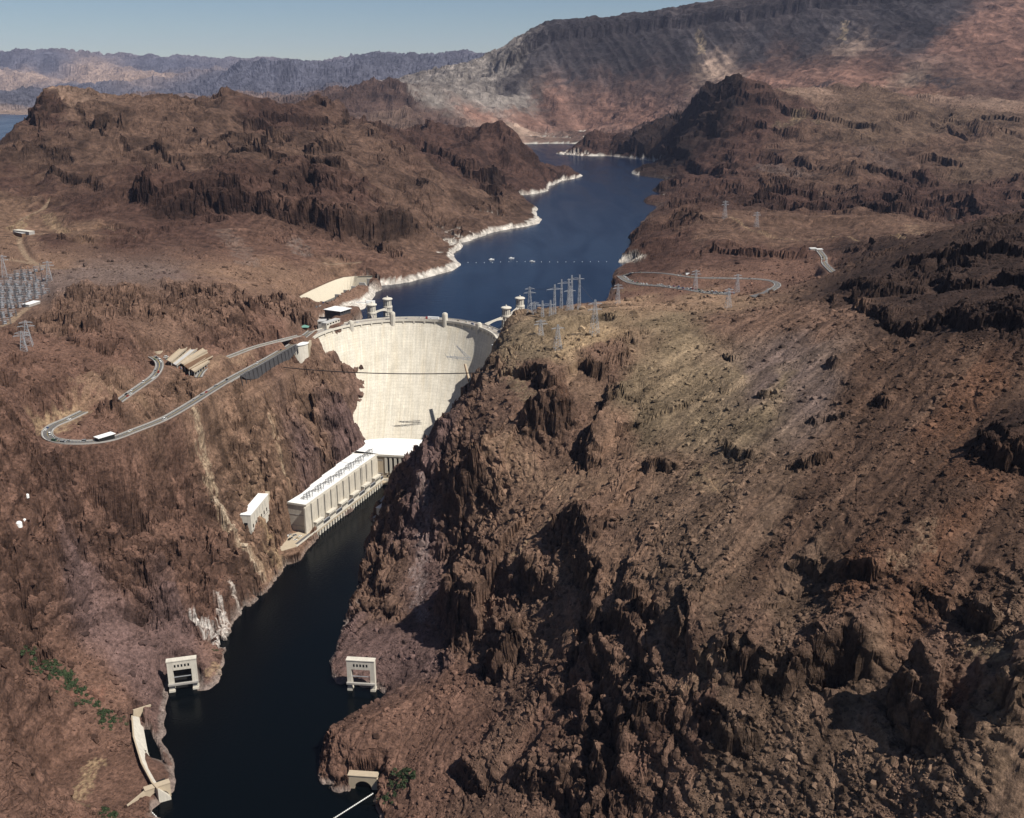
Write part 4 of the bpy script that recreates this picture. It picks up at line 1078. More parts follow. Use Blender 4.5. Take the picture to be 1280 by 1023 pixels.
def thing(name, label, cat, loc=(0, 0, 0), rz=0.0, group=None):
    o = bpy.data.objects.new(name, None)
    o.empty_display_size = 2
    COL.objects.link(o)
    o.location = loc; o.rotation_euler = (0, 0, rz)
    return tag(o, label, cat, group)
def link_copy(o, parent=None):
    c = o.copy(); COL.objects.link(c)
    if parent is not None: c.parent = parent
    return c
def dup(root, loc, rz=0.0, label=None, group=None, scale=None):
    r = link_copy(root)
    r.location = loc; r.rotation_euler = (0, 0, rz)
    if scale: r.scale = scale
    if label: r['label'] = label
    if group: r['group'] = group
    for ch in list(root.children):
        c = link_copy(ch, r)
        for g in list(ch.children):
            link_copy(g, c)
    return r
def plain(name, col, rough=.8, metal=0.0, spec=.3, vary=0.0, scale=.2, streak=0.0):
    m = bpy.data.materials.new(name)
    nt, n, l, b = nodes_of(m)
    b.inputs['Roughness'].default_value = rough
    b.inputs['Metallic'].default_value = metal
    b.inputs['Specular IOR Level'].default_value = spec
    if not vary:
        b.inputs['Base Color'].default_value = tuple(col) + (1,)
        return m
    g = n.new('ShaderNodeNewGeometry')
    n1 = n.new('ShaderNodeTexNoise'); n1.inputs['Scale'].default_value = scale; n1.inputs['Detail'].default_value = 6; n1.inputs['Roughness'].default_value = .65
    l.new(g.outputs['Position'], n1.inputs['Vector'])
    fac = n1.outputs['Fac']
    if streak:
        mp = n.new('ShaderNodeMapping'); mp.inputs['Scale'].default_value = (1, 1, .08)
        n2 = n.new('ShaderNodeTexNoise'); n2.inputs['Scale'].default_value = streak; n2.inputs['Detail'].default_value = 5
        l.new(g.outputs['Position'], mp.inputs[0]); l.new(mp.outputs[0], n2.inputs['Vector'])
        ad = n.new('ShaderNodeMath'); ad.operation = 'MULTIPLY_ADD'; ad.inputs[1].default_value = .5
        h = n.new('ShaderNodeMath'); h.operation = 'MULTIPLY'; h.inputs[1].default_value = .5
        l.new(n2.outputs['Fac'], h.inputs[0]); l.new(fac, ad.inputs[0]); l.new(h.outputs[0], ad.inputs[2])
        fac = ad.outputs[0]
    r = n.new('ShaderNodeMapRange'); r.inputs[1].default_value = .3; r.inputs[2].default_value = .7; r.inputs[3].default_value = 1 - vary; r.inputs[4].default_value = 1 + vary
    l.new(fac, r.inputs[0])
    vm = n.new('ShaderNodeVectorMath'); vm.operation = 'SCALE'; vm.inputs[0].default_value = col
    l.new(r.outputs[0], vm.inputs['Scale']); l.new(vm.outputs[0], b.inputs['Base Color'])
    return m
M = dict(
    concrete=plain('weathered concrete', (.50, .455, .38), .9, vary=.24, scale=.12, streak=.5),
    pale=plain('pale concrete', (.56, .52, .445), .9, vary=.2, scale=.2, streak=.6),
    tancon=plain('tan concrete', (.42, .345, .25), .9, vary=.12, scale=.15, streak=.4),
    greycon=plain('grey concrete', (.33, .31, .285), .9, vary=.15, scale=.2, streak=.6),
    darkcon=plain('shade-dark stained wall', (.055, .053, .055), .9, vary=.25, scale=.2, streak=.5),  # retaining wall's shade put into the colour; doorway and visitor walls share it
    white=plain('white coating', (.80, .80, .78), .7, vary=.04, scale=.1),
    roofgrey=plain('grey roofing', (.45, .44, .42), .8, vary=.1),
    asphalt=plain('asphalt', (.115, .11, .108), .9, vary=.18, scale=.1),
    paving=plain('worn paving', (.30, .275, .25), .9, vary=.12, scale=.1),
    paint=plain('road paint', (.75, .74, .68), .7),
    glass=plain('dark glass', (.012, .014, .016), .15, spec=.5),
    dark=plain('dark opening', (.015, .014, .013), .9),
    steel=plain('galvanised steel', (.34, .35, .37), .6, metal=.2, vary=.1, scale=.3),
    dsteel=plain('dark steel', (.10, .105, .115), .6, metal=.2),
    copper=plain('green copper roof', (.13, .27, .22), .7, vary=.1, scale=.5),
    rust=plain('rusty brown wood', (.16, .095, .055), .9, vary=.15),
    cable=plain('cable', (.06, .05, .045), .7),
    tyre=plain('tyre rubber', (.015, .015, .015), .9),
    leaf=plain('desert foliage', (.030, .048, .018), .8, vary=.35, scale=.3),
    leaf2=plain('dusty foliage', (.055, .060, .028), .8, vary=.35, scale=.3),
    bark=plain('shrub stem', (.09, .07, .05), .9),
    yellow=plain('yellow paint', (.60, .42, .05), .5), red=plain('red paint', (.35, .04, .03), .4), blue=plain('blue paint', (.05, .10, .25), .4),
    silver=plain('silver paint', (.45, .46, .47), .35, metal=.4), black=plain('black paint', (.02, .02, .022), .35), beige=plain('beige paint', (.42, .36, .26), .4),
    carwhite=plain('white paint', (.78, .78, .76), .4), green=plain('green paint', (.05, .12, .07), .4))
# ------------------------------------------------------------------ the dam
AX = DC[0]
YC = 1592.0
_pz = [0, 45, 60, 90, 120, 150, 165, 174, 179]
_pp = [246, 186, 158, 108, 66, 36, 24, 17, 15]
def face_y(z): return YC - float(np.interp(z, _pz, _pp))
def face_r(z): return float(np.interp(z, [0, 46, 179], [108, 116, 137]))
def face(a, z, out=0.0):
    """point of the downstream face at angle a (degrees from the axis); out = metres proud of it"""
    r = face_r(z) - out
    yc = face_y(z) - face_r(z)
    return Vector((AX + r * math.sin(math.radians(a)), yc + r * math.cos(math.radians(a)), z))
def crest(a, r, z):
    return Vector((AX + r * math.sin(math.radians(a)), DC[1] + r * math.cos(math.radians(a)), z))
def dam_material():
    m = bpy.data.materials.new('dam concrete')
    nt, n, l, b = nodes_of(m)
    b.inputs['Roughness'].default_value = .92; b.inputs['Specular IOR Level'].default_value = .2
    uv = n.new('ShaderNodeUVMap'); uv.uv_map = 'UVMap'
    def noise(sx, sy, scale, det=6):
        mp = n.new('ShaderNodeMapping'); mp.inputs['Scale'].default_value = (sx, sy, 1)
        l.new(uv.outputs[0], mp.inputs[0])
        q = n.new('ShaderNodeTexNoise'); q.inputs['Scale'].default_value = scale; q.inputs['Detail'].default_value = det; q.inputs['Roughness'].default_value = .65
        l.new(mp.outputs[0], q.inputs['Vector'])
        return q.outputs['Fac']
    def rng(s, a, b_, c, d):
        r = n.new('ShaderNodeMapRange')
        for i, x in enumerate((a, b_, c, d)): r.inputs[i + 1].default_value = x
        l.new(s, r.inputs[0]); return r.outputs[0]
    def mul(a, b_):
        q = n.new('ShaderNodeMath'); q.operation = 'MULTIPLY'; l.new(a, q.inputs[0]); l.new(b_, q.inputs[1]); return q.outputs[0]
    br = n.new('ShaderNodeTexBrick')
    br.offset = 0.5; br.inputs['Scale'].default_value = 1.0
    br.inputs['Color1'].default_value = (1, 1, 1, 1); br.inputs['Color2'].default_value = (.93, .93, .93, 1); br.inputs['Mortar'].default_value = (.80, .80, .80, 1)
    br.inputs['Mortar Size'].default_value = .22; br.inputs['Brick Width'].default_value = 15.0; br.inputs['Row Height'].default_value = 4.5; br.inputs['Mortar Smooth'].default_value = .6
    l.new(uv.outputs[0], br.inputs['Vector'])
    f = mul(rng(noise(1, .05, .35), .3, .72, .80, 1.12), rng(noise(1, 1, .05), .3, .7, .88, 1.08))
    f = mul(f, rng(noise(1, .9, .45, 8), .32, .68, .86, 1.1))
    f = mul(f, rng(noise(1, .02, .16, 3), .58, .70, 1.0, 1.14))
    mixc = n.new('ShaderNodeMix'); mixc.data_type = 'RGBA'
    mixc.inputs['A'].default_value = (.60, .555, .465, 1); mixc.inputs['B'].default_value = (.57, .495, .37, 1)
    l.new(rng(noise(1, .12, .09, 4), .45, .75, 0, .8), mixc.inputs['Factor'])
    v1 = n.new('ShaderNodeVectorMath'); v1.operation = 'MULTIPLY'
    l.new(mixc.outputs['Result'], v1.inputs[0]); l.new(br.outputs['Color'], v1.inputs[1])
    v2 = n.new('ShaderNodeVectorMath'); v2.operation = 'SCALE'
    l.new(v1.outputs[0], v2.inputs[0]); l.new(f, v2.inputs['Scale']); l.new(v2.outputs[0], b.inputs['Base Color'])
    bp = n.new('ShaderNodeBump'); bp.inputs['Strength'].default_value = .5; bp.inputs['Distance'].default_value = .25
    l.new(br.outputs['Fac'], bp.inputs['Height']); bp.invert = True; l.new(bp.outputs[0], b.inputs['Normal'])
    return m
dam = thing('dam', 'tall pale curved concrete dam filling the gorge', 'dam', (AX, DC[1], 0))
def loc(p, o=None):
    q = Vector(p) - Vector((AX, DC[1], 0)); return (q.x, q.y, q.z)
A0, A1 = -82.0, 86.0
na, zs_ = 120, [-12, 0, 15, 30, 45, 60, 75, 90, 105, 120, 135, 150, 160, 168, 174, 179.0]
mb = MB(); uvs = []
for z in zs_:
    for i in range(na + 1):
        a = A0 + (A1 - A0) * i / na
        mb.v.append(loc(face(a, z)))
        uvs.append((math.radians(a) * face_r(z) * (1 + .002 * (179 - z)), z * 1.25))
for j in range(len(zs_) - 1):
    for i in range(na):
        k = na + 1
        mb.f.append((j * k + i, j * k + i + 1, (j + 1) * k + i + 1, (j + 1) * k + i)); mb.m.append(0)
dw = mb.build('dam_face', dam_material(), dam, True)
ul = dw.data.uv_layers.new(name='UVMap')
for lp in dw.data.loops:
    ul.data[lp.index].uv = uvs[lp.vertex_index]
def arc_strip(name, r0, r1, z0, z1, mat, parent, a0=A0, a1=A1, n=110):
    """solid curved strip between two radii"""
    q = MB()
    ring_ = []
    for i in range(n + 1):
        a = a0 + (a1 - a0) * i / n
        ring_.append([loc(crest(a, r, z)) for r, z in ((r0, z0), (r1, z0), (r1, z1), (r0, z1))])
    vs = [p for s in ring_ for p in s]
    fs = []
    for i in range(n):
        for j in range(4):
            a, b = i * 4 + j, i * 4 + (j + 1) % 4
            fs.append((a, b, b + 4, a + 4))
    fs += [(0, 1, 2, 3), (4 * n + 3, 4 * n + 2, 4 * n + 1, 4 * n)]
    q.add(vs, fs)
    return q.build(name, mat, parent)
_off = face_y(179) - face_r(179) - DC[1]           # the crest face and the crest arc share a centre to within this
RF = face_r(179) + _off
arc_strip('crest_road', RF - .3, DR - .4, 176.5, 179.2, M['paving'], dam)
arc_strip('sidewalk', RF - 2.6, RF + 1.0, 177.2, 179.45, M['pale'], dam)
arc_strip('parapet', RF - 3.0, RF - 2.4, 177.0, 180.6, M['pale'], dam)
arc_strip('parapet', DR - .6, DR, 150.0, 180.5, M['pale'], dam)
arc_strip('lane_line', RF + 6.2, RF + 6.5, 179.20, 179.206, M['yellow'], dam)
# elevator and utility towers standing out of the face
for a, top in ((-42.0, 183.5), (-13.0, 190.5), (22.5, 190.5), (51.5, 184.5)):
    q = MB()
    c = loc(crest(a, RF - .5, 0)); th = math.radians(90 - a)
    r = 4.4
    prof = [(.4, 147.5), (1.8, 149.5), (3.4, 153), (r, 158), (r, top), (r - .35, top + .02), (r - .35, top + .7), (.01, top + .9)]
    q.lathe(prof, 20, (c[0], c[1]))
    t = q.build('elevator_tower' if top > 188 else 'utility_tower', M['pale'], dam)
    s = MB(); s.lathe([(r * .62, top + .75), (r * .62, top + 1.9), (.05, top + 2.4)], 14, (c[0], c[1])); s.build('tower_cap', M['pale'], t)
    s = MB(); d = Vector((math.sin(math.radians(a)), math.cos(math.radians(a)), 0)); sd_ = Vector((d.y, -d.x, 0)); cc = Vector(c)
    for k in (-1, 0, 1):
        p = cc - d * (r + .02 - abs(k) * .55) + sd_ * k * 2.1
        s.beam(p + Vector((0, 0, 164)), p + Vector((0, 0, top - 2.2)), .7, .3)
    s.build('window_slot', M['greycon'], t)
for a in (-66, -58, -50, -34.7, -27.5, -20.2, -5.9, 1.2, 8.3, 15.4, 29.8, 37, 44.2, 57.5, 63, 68.5, 74):
    q = MB()
    d = Vector((math.sin(math.radians(a)), math.cos(math.radians(a)), 0)); s_ = Vector((d.y, -d.x, 0)) * 1.1
    c = crest(a, RF, 0)
    pr = [(1.0, 178.9), (-3.0, 178.9), (-3.0, 173.5), (-.6, 165.5), (3.0, 165.5)]
    vs = [loc(c + d * x + s_ * k + Vector((0, 0, z))) for k in (-1, 1) for x, z in pr]
    q.add(vs, [(0, 1, 2, 3, 4), (9, 8, 7, 6, 5)] + [(i, 5 + i, 5 + (i + 1) % 5, (i + 1) % 5) for i in range(5)])
    q.build('corbel', M['pale'], dam)

# ------------------------------------------------------------------ intake towers and their footbridges
it = thing('intake_tower', 'round intake tower nearest the left end of the dam crest, beside a white crane', 'intake tower', (-223, 1597, 0), 0, 'intake towers in the lake')
q = MB(); q.lathe([(5.2, 145), (5.2, 186)], 20); q.build('shaft', M['concrete'], it)
for k in range(12):
    a = k * math.pi / 6
    q = MB(); q.beam((6.5 * math.cos(a), 6.5 * math.sin(a), 145), (6.2 * math.cos(a), 6.2 * math.sin(a), 187), 1.3, 2.4); q.build('column', M['pale'], it)
for z in (156, 171, 178.5):
    q = MB(); q.lathe([(7.4, z), (7.4, z + 1.2)], 24); q.build('ring_beam', M['pale'], it)
q = MB(); q.lathe([(7.8, 184.8), (7.8, 186.8), (6.6, 186.81), (6.6, 198.0)], 24); q.build('gatehouse', M['pale'], it)
for k in range(12):
    a = (k + .5) * math.pi / 6
    q = MB(); c_, s2 = math.cos(a), math.sin(a)
    q.beam((6.45 * c_, 6.45 * s2, 188.4), (6.45 * c_, 6.45 * s2, 196), .9, .6); q.build('window', M['glass'], it)
q = MB(); q.lathe([(8.3, 198), (8.3, 199.1), (7.0, 199.9), (3.0, 200.9), (.05, 201.1)], 24); q.build('roof', M['pale'], it)
q = MB(); q.lathe([(1.2, 200.6), (1.2, 202.2), (.5, 203.4), (.05, 204)], 12); q.build('cupola', M['pale'], it)
dup(it, (-203, 1641, 0), .2, 'round pale intake tower standing furthest from the dam at its left side')
dup(it, (-9, 1574, 0), .4, 'round intake tower at the right end of the dam, next to the crest road')
dup(it, (13, 1647, 0), .6, 'round pale intake tower behind the rocky hilltop, nearest the lattice pylons')
def footbridge(a, b, label, w=3.2):
    a = Vector(a); b = Vector(b)
    r = thing('footbridge', label, 'bridge', tuple(a), 0, 'footbridges to the intake towers')
    d = b - a; n_ = Vector((-d.y, d.x, 0)).normalized()
    q = MB()
    k = 8
    for i in range(k):
        p0 = d * (i / k); p1 = d * ((i + 1) / k)
        h0 = 1.0 + 3.2 * (2 * i / k - 1) ** 2; h1 = 1.0 + 3.2 * (2 * (i + 1) / k - 1) ** 2
        for s in (-1, 1):
            o = n_ * (s * w / 2)
            t = n_ * (.35 * s)
            q.add([p0 + o - Vector((0, 0, h0)), p1 + o - Vector((0, 0, h1)), p1 + o + Vector((0, 0, .9)), p0 + o + Vector((0, 0, .9)),
                   p0 + o + t - Vector((0, 0, h0)), p1 + o + t - Vector((0, 0, h1)), p1 + o + t + Vector((0, 0, .9)), p0 + o + t + Vector((0, 0, .9))],
                  [(0, 1, 2, 3), (7, 6, 5, 4), (0, 4, 5, 1), (3, 2, 6, 7), (0, 3, 7, 4), (1, 5, 6, 2)])
    q.build('arched_girder', M['pale'], r)
    q = MB(); q.beam(Vector((0, 0, -.2)), d + Vector((0, 0, -.2)), w, .4); q.build('walkway', M['paving'], r)
footbridge((-223, 1603, 184), (-205, 1634, 184), 'pale footbridge joining the two intake towers left of the dam')
footbridge(tuple(crest(-24, DR, 181)), (-222, 1590, 184), 'short pale footbridge from the crest road to the tower with the crane')
footbridge(tuple(crest(50, DR, 181)), (-15, 1571, 184), 'pale footbridge from the crest road to the tower at the dam right end')
footbridge((-6, 1580, 184), (10, 1640, 184), 'pale footbridge joining the two intake towers right of the dam')
cr = thing('crane', 'white jib crane beside the left intake tower', 'crane', (-230, 1601, 186))
q = MB(); q.box(-1.2, 1.2, -1.2, 1.2, 0, 15); q.build('mast', M['white'], cr)
q = MB(); q.box(-18, 6, -.7, .7, 15, 16.2); q.build('jib', M['white'], cr)
q = MB(); q.box(-2, 12, -2.2, 2.2, 14.2, 18); q.build('cab', M['white'], cr)
# ------------------------------------------------------------------ power house: the wing on the left bank
WF0, WF1 = Vector((-252, 1154, 0)), Vector((-186, 1333, 0))
we = (WF1 - WF0); WL = we.length; we.normalize()
wang = math.atan2(we.y, we.x)
# local frame: x along the river front away from the camera, y towards the hill, base at deck height
pw = thing('powerhouse_wing', 'long pale powerhouse with a white roof on the left bank', 'powerhouse', (WF0.x, WF0.y, 8.8), wang)
H_ = 36.0
bk = [(0, 26), (30, 24), (55, 26), (56, 28), (90, 29), (91, 31), (130, 31), (131, 33), (WL - 1, 33)]
q = MB(); q.prism([(0, 0), (WL - 1, 0)] + bk[::-1], -2, H_ - .8); q.build('wall', M['concrete'], pw)
q = MB(); q.prism([(-.6, -.6), (WL - .4, -.6)] + [(x + (.6 if i else -.6), y + .6) for i, (x, y) in enumerate(bk)][::-1], H_ - .8, H_ + .2); q.build('roof', M['white'], pw)
q = MB(); q.box(-1, WL - .5, -1.0, .3, H_ - 1.6, H_ + 1.0); q.box(-1, -.2, .3, 26, H_ - 1.6, H_ + .9); q.build('cornice', M['pale'], pw)
nb = 11
bay = (WL - 16) / nb
for k in range(nb + 1):
    q = MB(); x = 9 + k * bay - bay / 2
    q.box(x - bay / 2 + 1.5, x + bay / 2 - 1.5, -1.6, .4, 0, H_ - 1.7); q.build('pilaster', M['concrete'], pw)
for k in range(nb):
    q = MB(); x = 9 + k * bay
    q.box(x - 1.48, x + 1.48, -.55, .2, 13, H_ - 3.5); f = q.build('window', M['glass'], pw)
    q = MB()
    for t in (-.5, .5): q.box(x + t - .25, x + t + .25, -.75, -.5, 12, H_ - 3)
    q.build('mullion', M['greycon'], f)
q = MB()
for z in (6.5, 21): q.box(-.25, -.02, .5, 25.5, z, z + 1)
q.build('wall_band', M['greycon'], pw)
for k in range(6):                                   # low cable galleries on the deck
    x = 12 + k * 31.0
    q = MB(); q.box(x, x + 17, -6.4, -1.7, 0, 8.2); q.box(x - .4, x + 17.4, -6.8, -1.3, 8.2, 9.0)
    g = q.build('gallery', M['pale'], pw)
    for j in range(6):
        q = MB(); q.box(x + .9 + j * 2.5, x + 2.6 + j * 2.5, -6.48, -6.3, 3.0, 6.4); q.build('window', M['glass'], g)
for k in range(7):
    q = MB(); x = 16 + k * 27; q.box(x, x + 5, 13, 17, H_ + .2, H_ + 1.4); q.build('roof_vent', M['roofgrey'], pw)
def wing(x, y, z=0):
    n_ = Vector((-we.y, we.x, 0))
    return WF0 + we * x + n_ * y + Vector((0, 0, 8.8 + z))
# transformers between the galleries
tr_ = thing('transformer', 'grey transformer tank on the powerhouse deck', 'transformer', tuple(wing(29.5, -5)), wang, 'transformers along the powerhouse deck')
q = MB(); q.box(-1.7, 1.7, -1.4, 1.4, .3, 4.2); q.build('tank', M['steel'], tr_)
for s in (-1, 1):
    q = MB(); q.lathe([(.25, 4.2), (.35, 5.0), (.12, 6.6)], 8, (s * .9, 0)); q.build('bushing', M['rust'], tr_)
q = MB()
for k in range(5): q.box(-1.5 + k * .7, -1.2 + k * .7, -2.0, -1.4, .5, 3.8)
q.build('radiator', M['dsteel'], tr_)
for k in range(6):
    for j in range(4):
        if k == j == 0: continue
        dup(tr_, tuple(wing(29.5 + k * 31 + j * 4.1, -4.6 - .2 * (j % 2))), wang)
# take-off frames on the roof
tf = thing('takeoff_frame', 'grey steel cable frame on the white powerhouse roof', 'steel frame', tuple(wing(14, 6, H_ + .2)), wang, 'steel frames on the powerhouse roof')
q = MB()
for x in (0, 6, 12):
    q.beam((x, 0, 0), (x, 0, 8.5), .45); q.beam((x, 5, 0), (x, 5, 7), .45); q.beam((x, 0, 8), (x, 5, 6.6), .3); q.beam((x, 2.5, 0), (x, 0, 5), .25)
q.build('post', M['dsteel'], tf)
q = MB()
for y, z in ((0, 8.2), (5, 6.8), (2.4, 7.4)): q.beam((-2, y, z), (14, y, z), .35)
q.build('crossbar', M['dsteel'], tf)
q = MB()
for x in (2, 4, 8, 10): q.beam((x, -2.6, 5.4), (x, 0, 8.2), .22)
q.build('insulator', M['dsteel'], tf)
for k in range(1, 7):
    dup(tf, tuple(wing(14 + k * 26.5, 6 - .4 * (k % 2), H_ + .2)), wang)
# ------------------------------------------------------------------ tailrace deck on its piers
DF0, DF1 = Vector((-258, 1113, 0)), Vector((-176, 1338, 0))
de = DF1 - DF0; DLn = de.length; de.normalize(); dang = math.atan2(de.y, de.x)
dk = thing('tailrace_deck', 'long concrete deck on piers along the river front of the powerhouse', 'deck', (DF0.x, DF0.y, 0), dang)
q = MB(); q.prism([(0, 0), (DLn, 0), (DLn, 9), (50, 13), (26, 26), (-4, 22), (-16, 10)], 5.6, 8.9); q.build('slab', M['tancon'], dk)
q = MB(); q.box(0, DLn, -.5, .3, 8.2, 10.0); q.build('parapet', M['pale'], dk)
q = MB(); q.prism([(6, 1.2), (DLn - 2, 1.2), (DLn - 2, 4.6), (40, 5.5), (6, 5.5)], 8.90, 8.91); q.build('roadway', M['asphalt'], dk)
npier = 36
for k in range(npier):
    q = MB(); x = 2 + k * (DLn - 4) / (npier - 1); q.box(x - 1.5, x + 1.5, -.2, 6, -6, 5.6); q.build('pier', M['pale'], dk)
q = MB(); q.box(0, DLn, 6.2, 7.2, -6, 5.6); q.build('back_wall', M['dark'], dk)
q = MB(); q.prism([(0, 0), (-16, 10), (-26, 16), (-24, 4), (-10, -2)], -4, 5.0); q.build('end_wall', M['tancon'], dk)
# ------------------------------------------------------------------ central power house at the foot of the dam
CZ = 45.0
def pz(u, v, z): return at_z(u, v, z)[:2]
front = [pz(437, 562, CZ), pz(443, 566.5, CZ), pz(531, 571, CZ), pz(560, 572.5, CZ)]
backp = [pz(565, 553, CZ), pz(531, 550, CZ), pz(510, 548.6, CZ), pz(487, 547.8, CZ), pz(465, 549, CZ), pz(450, 551.5, CZ), pz(440, 556, CZ)]
pc = thing('central_powerhouse', 'white roofed powerhouse block across the gorge at the foot of the dam', 'powerhouse', (front[1][0], front[1][1], 0))
o_ = Vector((front[1][0], front[1][1]))
def lc(p): return (p[0] - o_.x, p[1] - o_.y)
fw = Vector(front[3]) - Vector(front[1]); FL = fw.length; fw.normalize(); fn = Vector((fw.y, -fw.x))      # outward: to the camera
def fp(x, out): p = fw * x + fn * out; return (p.x, p.y)
poly = [lc(p) for p in front[1:] + backp[:-1]]
q = MB(); q.prism(poly, -5, CZ - 1.2); q.build('wall', M['tancon'], pc)
q = MB(); q.prism([fp(-9, 1.0), fp(FL, 1.0)] + [(x, y) for x, y in [lc(p) for p in backp]], CZ - 1.2, CZ); q.build('roof', M['white'], pc)
def fbox(x0, x1, o0, o1, z0, z1, name, mat, parent=pc):
    q = MB(); q.prism([fp(x0, o0), fp(x1, o0), fp(x1, o1), fp(x0, o1)], z0, z1); return q.build(name, mat, parent)
fbox(-9, FL, .9, 1.7, CZ - 2.4, CZ + .4, 'cornice', M['pale'])
fbox(-3, FL, .0, 1.2, 5.5, 9.5, 'terrace', M['pale']); fbox(-3, FL, .0, 6.0, 3.0, 5.5, 'terrace', M['tancon'])
for k in range(9):
    x = 47 + k * 6.6
    fbox(x, x + 2.6, -.2, .18, 20, 40, 'window', M['glass'])
    fbox(x + 2.9, x + 6.3, -.2, 1.1, 18, 41.5, 'pilaster', M['pale'])
fbox(43.2, 46.7, -.2, 1.1, 18, 41.5, 'pilaster', M['pale'])
for k in range(8):
    x = 45 + k * 6.6
    fbox(x, x + 2.2, -.2, .15, 12.2, 14.8, 'window', M['glass'])
fbox(28, 36, -.2, .3, 9.5, 16, 'doorway', M['darkcon'])
fbox(2, 40, -.1, .35, 36, 37.2, 'wall_band', M['greycon']); fbox(2, 40, -.1, .35, 16.5, 17.5, 'wall_band', M['greycon'])
# ------------------------------------------------------------------ valve house on the left slope
v0, v1, v2 = [Vector(at_z(*p)) for p in ((313, 644, 70), (335, 617.5, 70), (300, 644, 70))]
ve = v1 - v0; VL = ve.length; vang = math.atan2(ve.y, ve.x); VW = abs((v2 - v0).length)
vh = thing('valve_house', 'small white roofed concrete block building on the slope beside the powerhouse', 'building', (v0.x, v0.y, 44), vang)
q = MB(); q.box(0, VL, 0, VW, -6, 25.4); q.build('wall', M['pale'], vh)
q = MB(); q.box(-.4, VL + .4, -.4, VW + .4, 25.4, 26.2); q.build('roof', M['white'], vh)
for k in range(6):
    q = MB(); x = 5 + k * 9.4; q.box(x, x + 3.2, -.12, .1, 7.5, 12); q.build('window', M['glass'], vh)
for k in range(5):
    q = MB(); x = 11 + k * 9.4; q.box(x, x + 1.3, -.1, .1, 15.5, 22.5); q.build('slot', M['greycon'], vh)
q = MB(); q.box(-.12, .1, 4, 8.2, 9, 16); q.build('window', M['glass'], vh)
q = MB(); q.box(-.2, VL, -.35, -.02, 5.2, 6.2); q.build('wall_band', M['greycon'], vh)
q = MB(); q.box(VL + .5, VL + 12, 2, VW, 8, 24); q.build('annex', M['tancon'], vh)
# ------------------------------------------------------------------ works on the right bank
p = at_z(474, 641, 16)
wb = thing('gauging_house', 'narrow white roofed house with a steel platform at the foot of the right cliff', 'building', p, 1.15)
q = MB(); q.box(-2, 22, -2.6, 2.6, -14, 7); q.build('wall', M['pale'], wb)
q = MB(); q.box(-2.6, 22.6, -3.2, 3.2, 7, 7.6); q.build('roof', M['white'], wb)
q = MB()
for x, y in ((-4, -3), (-4, 3), (-10, -3), (-10, 3)): q.beam((x, y, -17), (x, y, -3), .5)
for z in (-12, -8, -3): q.box(-10.4, -3.6, -3.4, 3.4, z, z + .4)
q.build('platform', M['steel'], wb)
a = Vector(at_z(507, 587, 42)); b = Vector(at_z(476, 627, 34))
cv = thing('cableway_rail', 'pale sloping steel walkway above the water at the right cliff foot', 'walkway', tuple(a))
q = MB(); q.beam((0, 0, 0), b - a, 2.4, .8); q.build('girder', M['steel'], cv)
q = MB()
d = (b - a)
for k in range(9):
    c = d * (k / 8); q.beam(c + Vector((0, 0, 0)), c + Vector((12, 4, -16)), .5)
q.build('strut', M['dsteel'], cv)
# ------------------------------------------------------------------ tunnel gates at the water
def gate(px, pts_rot, label, slim, name='tunnel_gate'):
    c = at_z(px[0], px[1], 0)
    g = thing(name, label, 'tunnel gate', c, pts_rot, 'concrete tunnel gates at the water')
    W, Hh, dp = 13.0, 31.5, 5.5
    lw = 5.0 if not slim else 4.2
    for s in (-1, 1):
        q = MB(); q.box(min(s * W, s * (W - lw)), max(s * W, s * (W - lw)), 0, dp, -6, 22.5); q.box(min(s * W, s * (W - lw)) - .3, max(s * W, s * (W - lw)) + .3, -.5, dp + .5, -6, 2.2); q.build('leg', M['pale'], g)
    q = MB(); q.box(-W, W, 0, dp, 22.5, Hh); q.build('lintel', M['pale'], g)
    q = MB(); q.box(-W - .5, W + .5, -.4, dp + .4, Hh, Hh + .9); q.build('coping', M['pale'], g)
    for k in range(5):
        q = MB(); x = -6 + k * 3; q.box(x - .75, x + .75, -.12, .4, 25.6, 28.2); q.build('window', M['glass'], g)
    q = MB(); q.box(-W - .4, W + .4, -2.2, -.02, 7.6, 9.3); q.build('walkway', M['greycon'], g)
    q = MB(); q.box(-W + lw, W - lw, .8, 1.3, 14.5, 15.2); q.build('gate_beam', M['steel'], g)
    if not slim:
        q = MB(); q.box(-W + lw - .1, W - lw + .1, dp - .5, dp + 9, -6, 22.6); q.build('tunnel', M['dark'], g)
    return g
gate((230.5, 863.5), .26, 'broad concrete gate frame with five small windows on the left bank', False)
gate((452, 864), -.10, 'slender concrete gate frame standing in the right bank inlet', True)
# ------------------------------------------------------------------ left outlet: curved wall and portal
Lp = [at_z(u, v, 13.5) for u, v in ((165, 895), (167, 921), (177, 954), (190, 978), (197, 986))]
Rp = [at_z(u, v, 2.0) for u, v in ((177, 897), (185, 941), (199, 971), (208, 986), (214, 997))]
ow = thing('outlet_wall', 'long curved pale concrete wall beside the bench at the lower left', 'wall', Lp[0])
o3 = Vector(Lp[0])
q = MB()
vs = []
for a, b in zip(dens(Lp, 3), dens(Rp, 3)):
    a = Vector(a) - o3; b = Vector(b) - o3
    vs += [tuple(a), tuple(b), tuple(b + Vector((0, 0, -9))), tuple(a + Vector((0, 0, -18)))]
n_ = len(vs) // 4
fs = []
for i in range(n_ - 1):
    for j in range(4):
        fs.append((i * 4 + j, i * 4 + (j + 1) % 4, i * 4 + 4 + (j + 1) % 4, i * 4 + 4 + j))
fs += [(0, 1, 2, 3), (4 * n_ - 1, 4 * n_ - 2, 4 * n_ - 3, 4 * n_ - 4)]
q.add(vs, fs)
q.build('wall_face', M['pale'], ow)
q = MB()
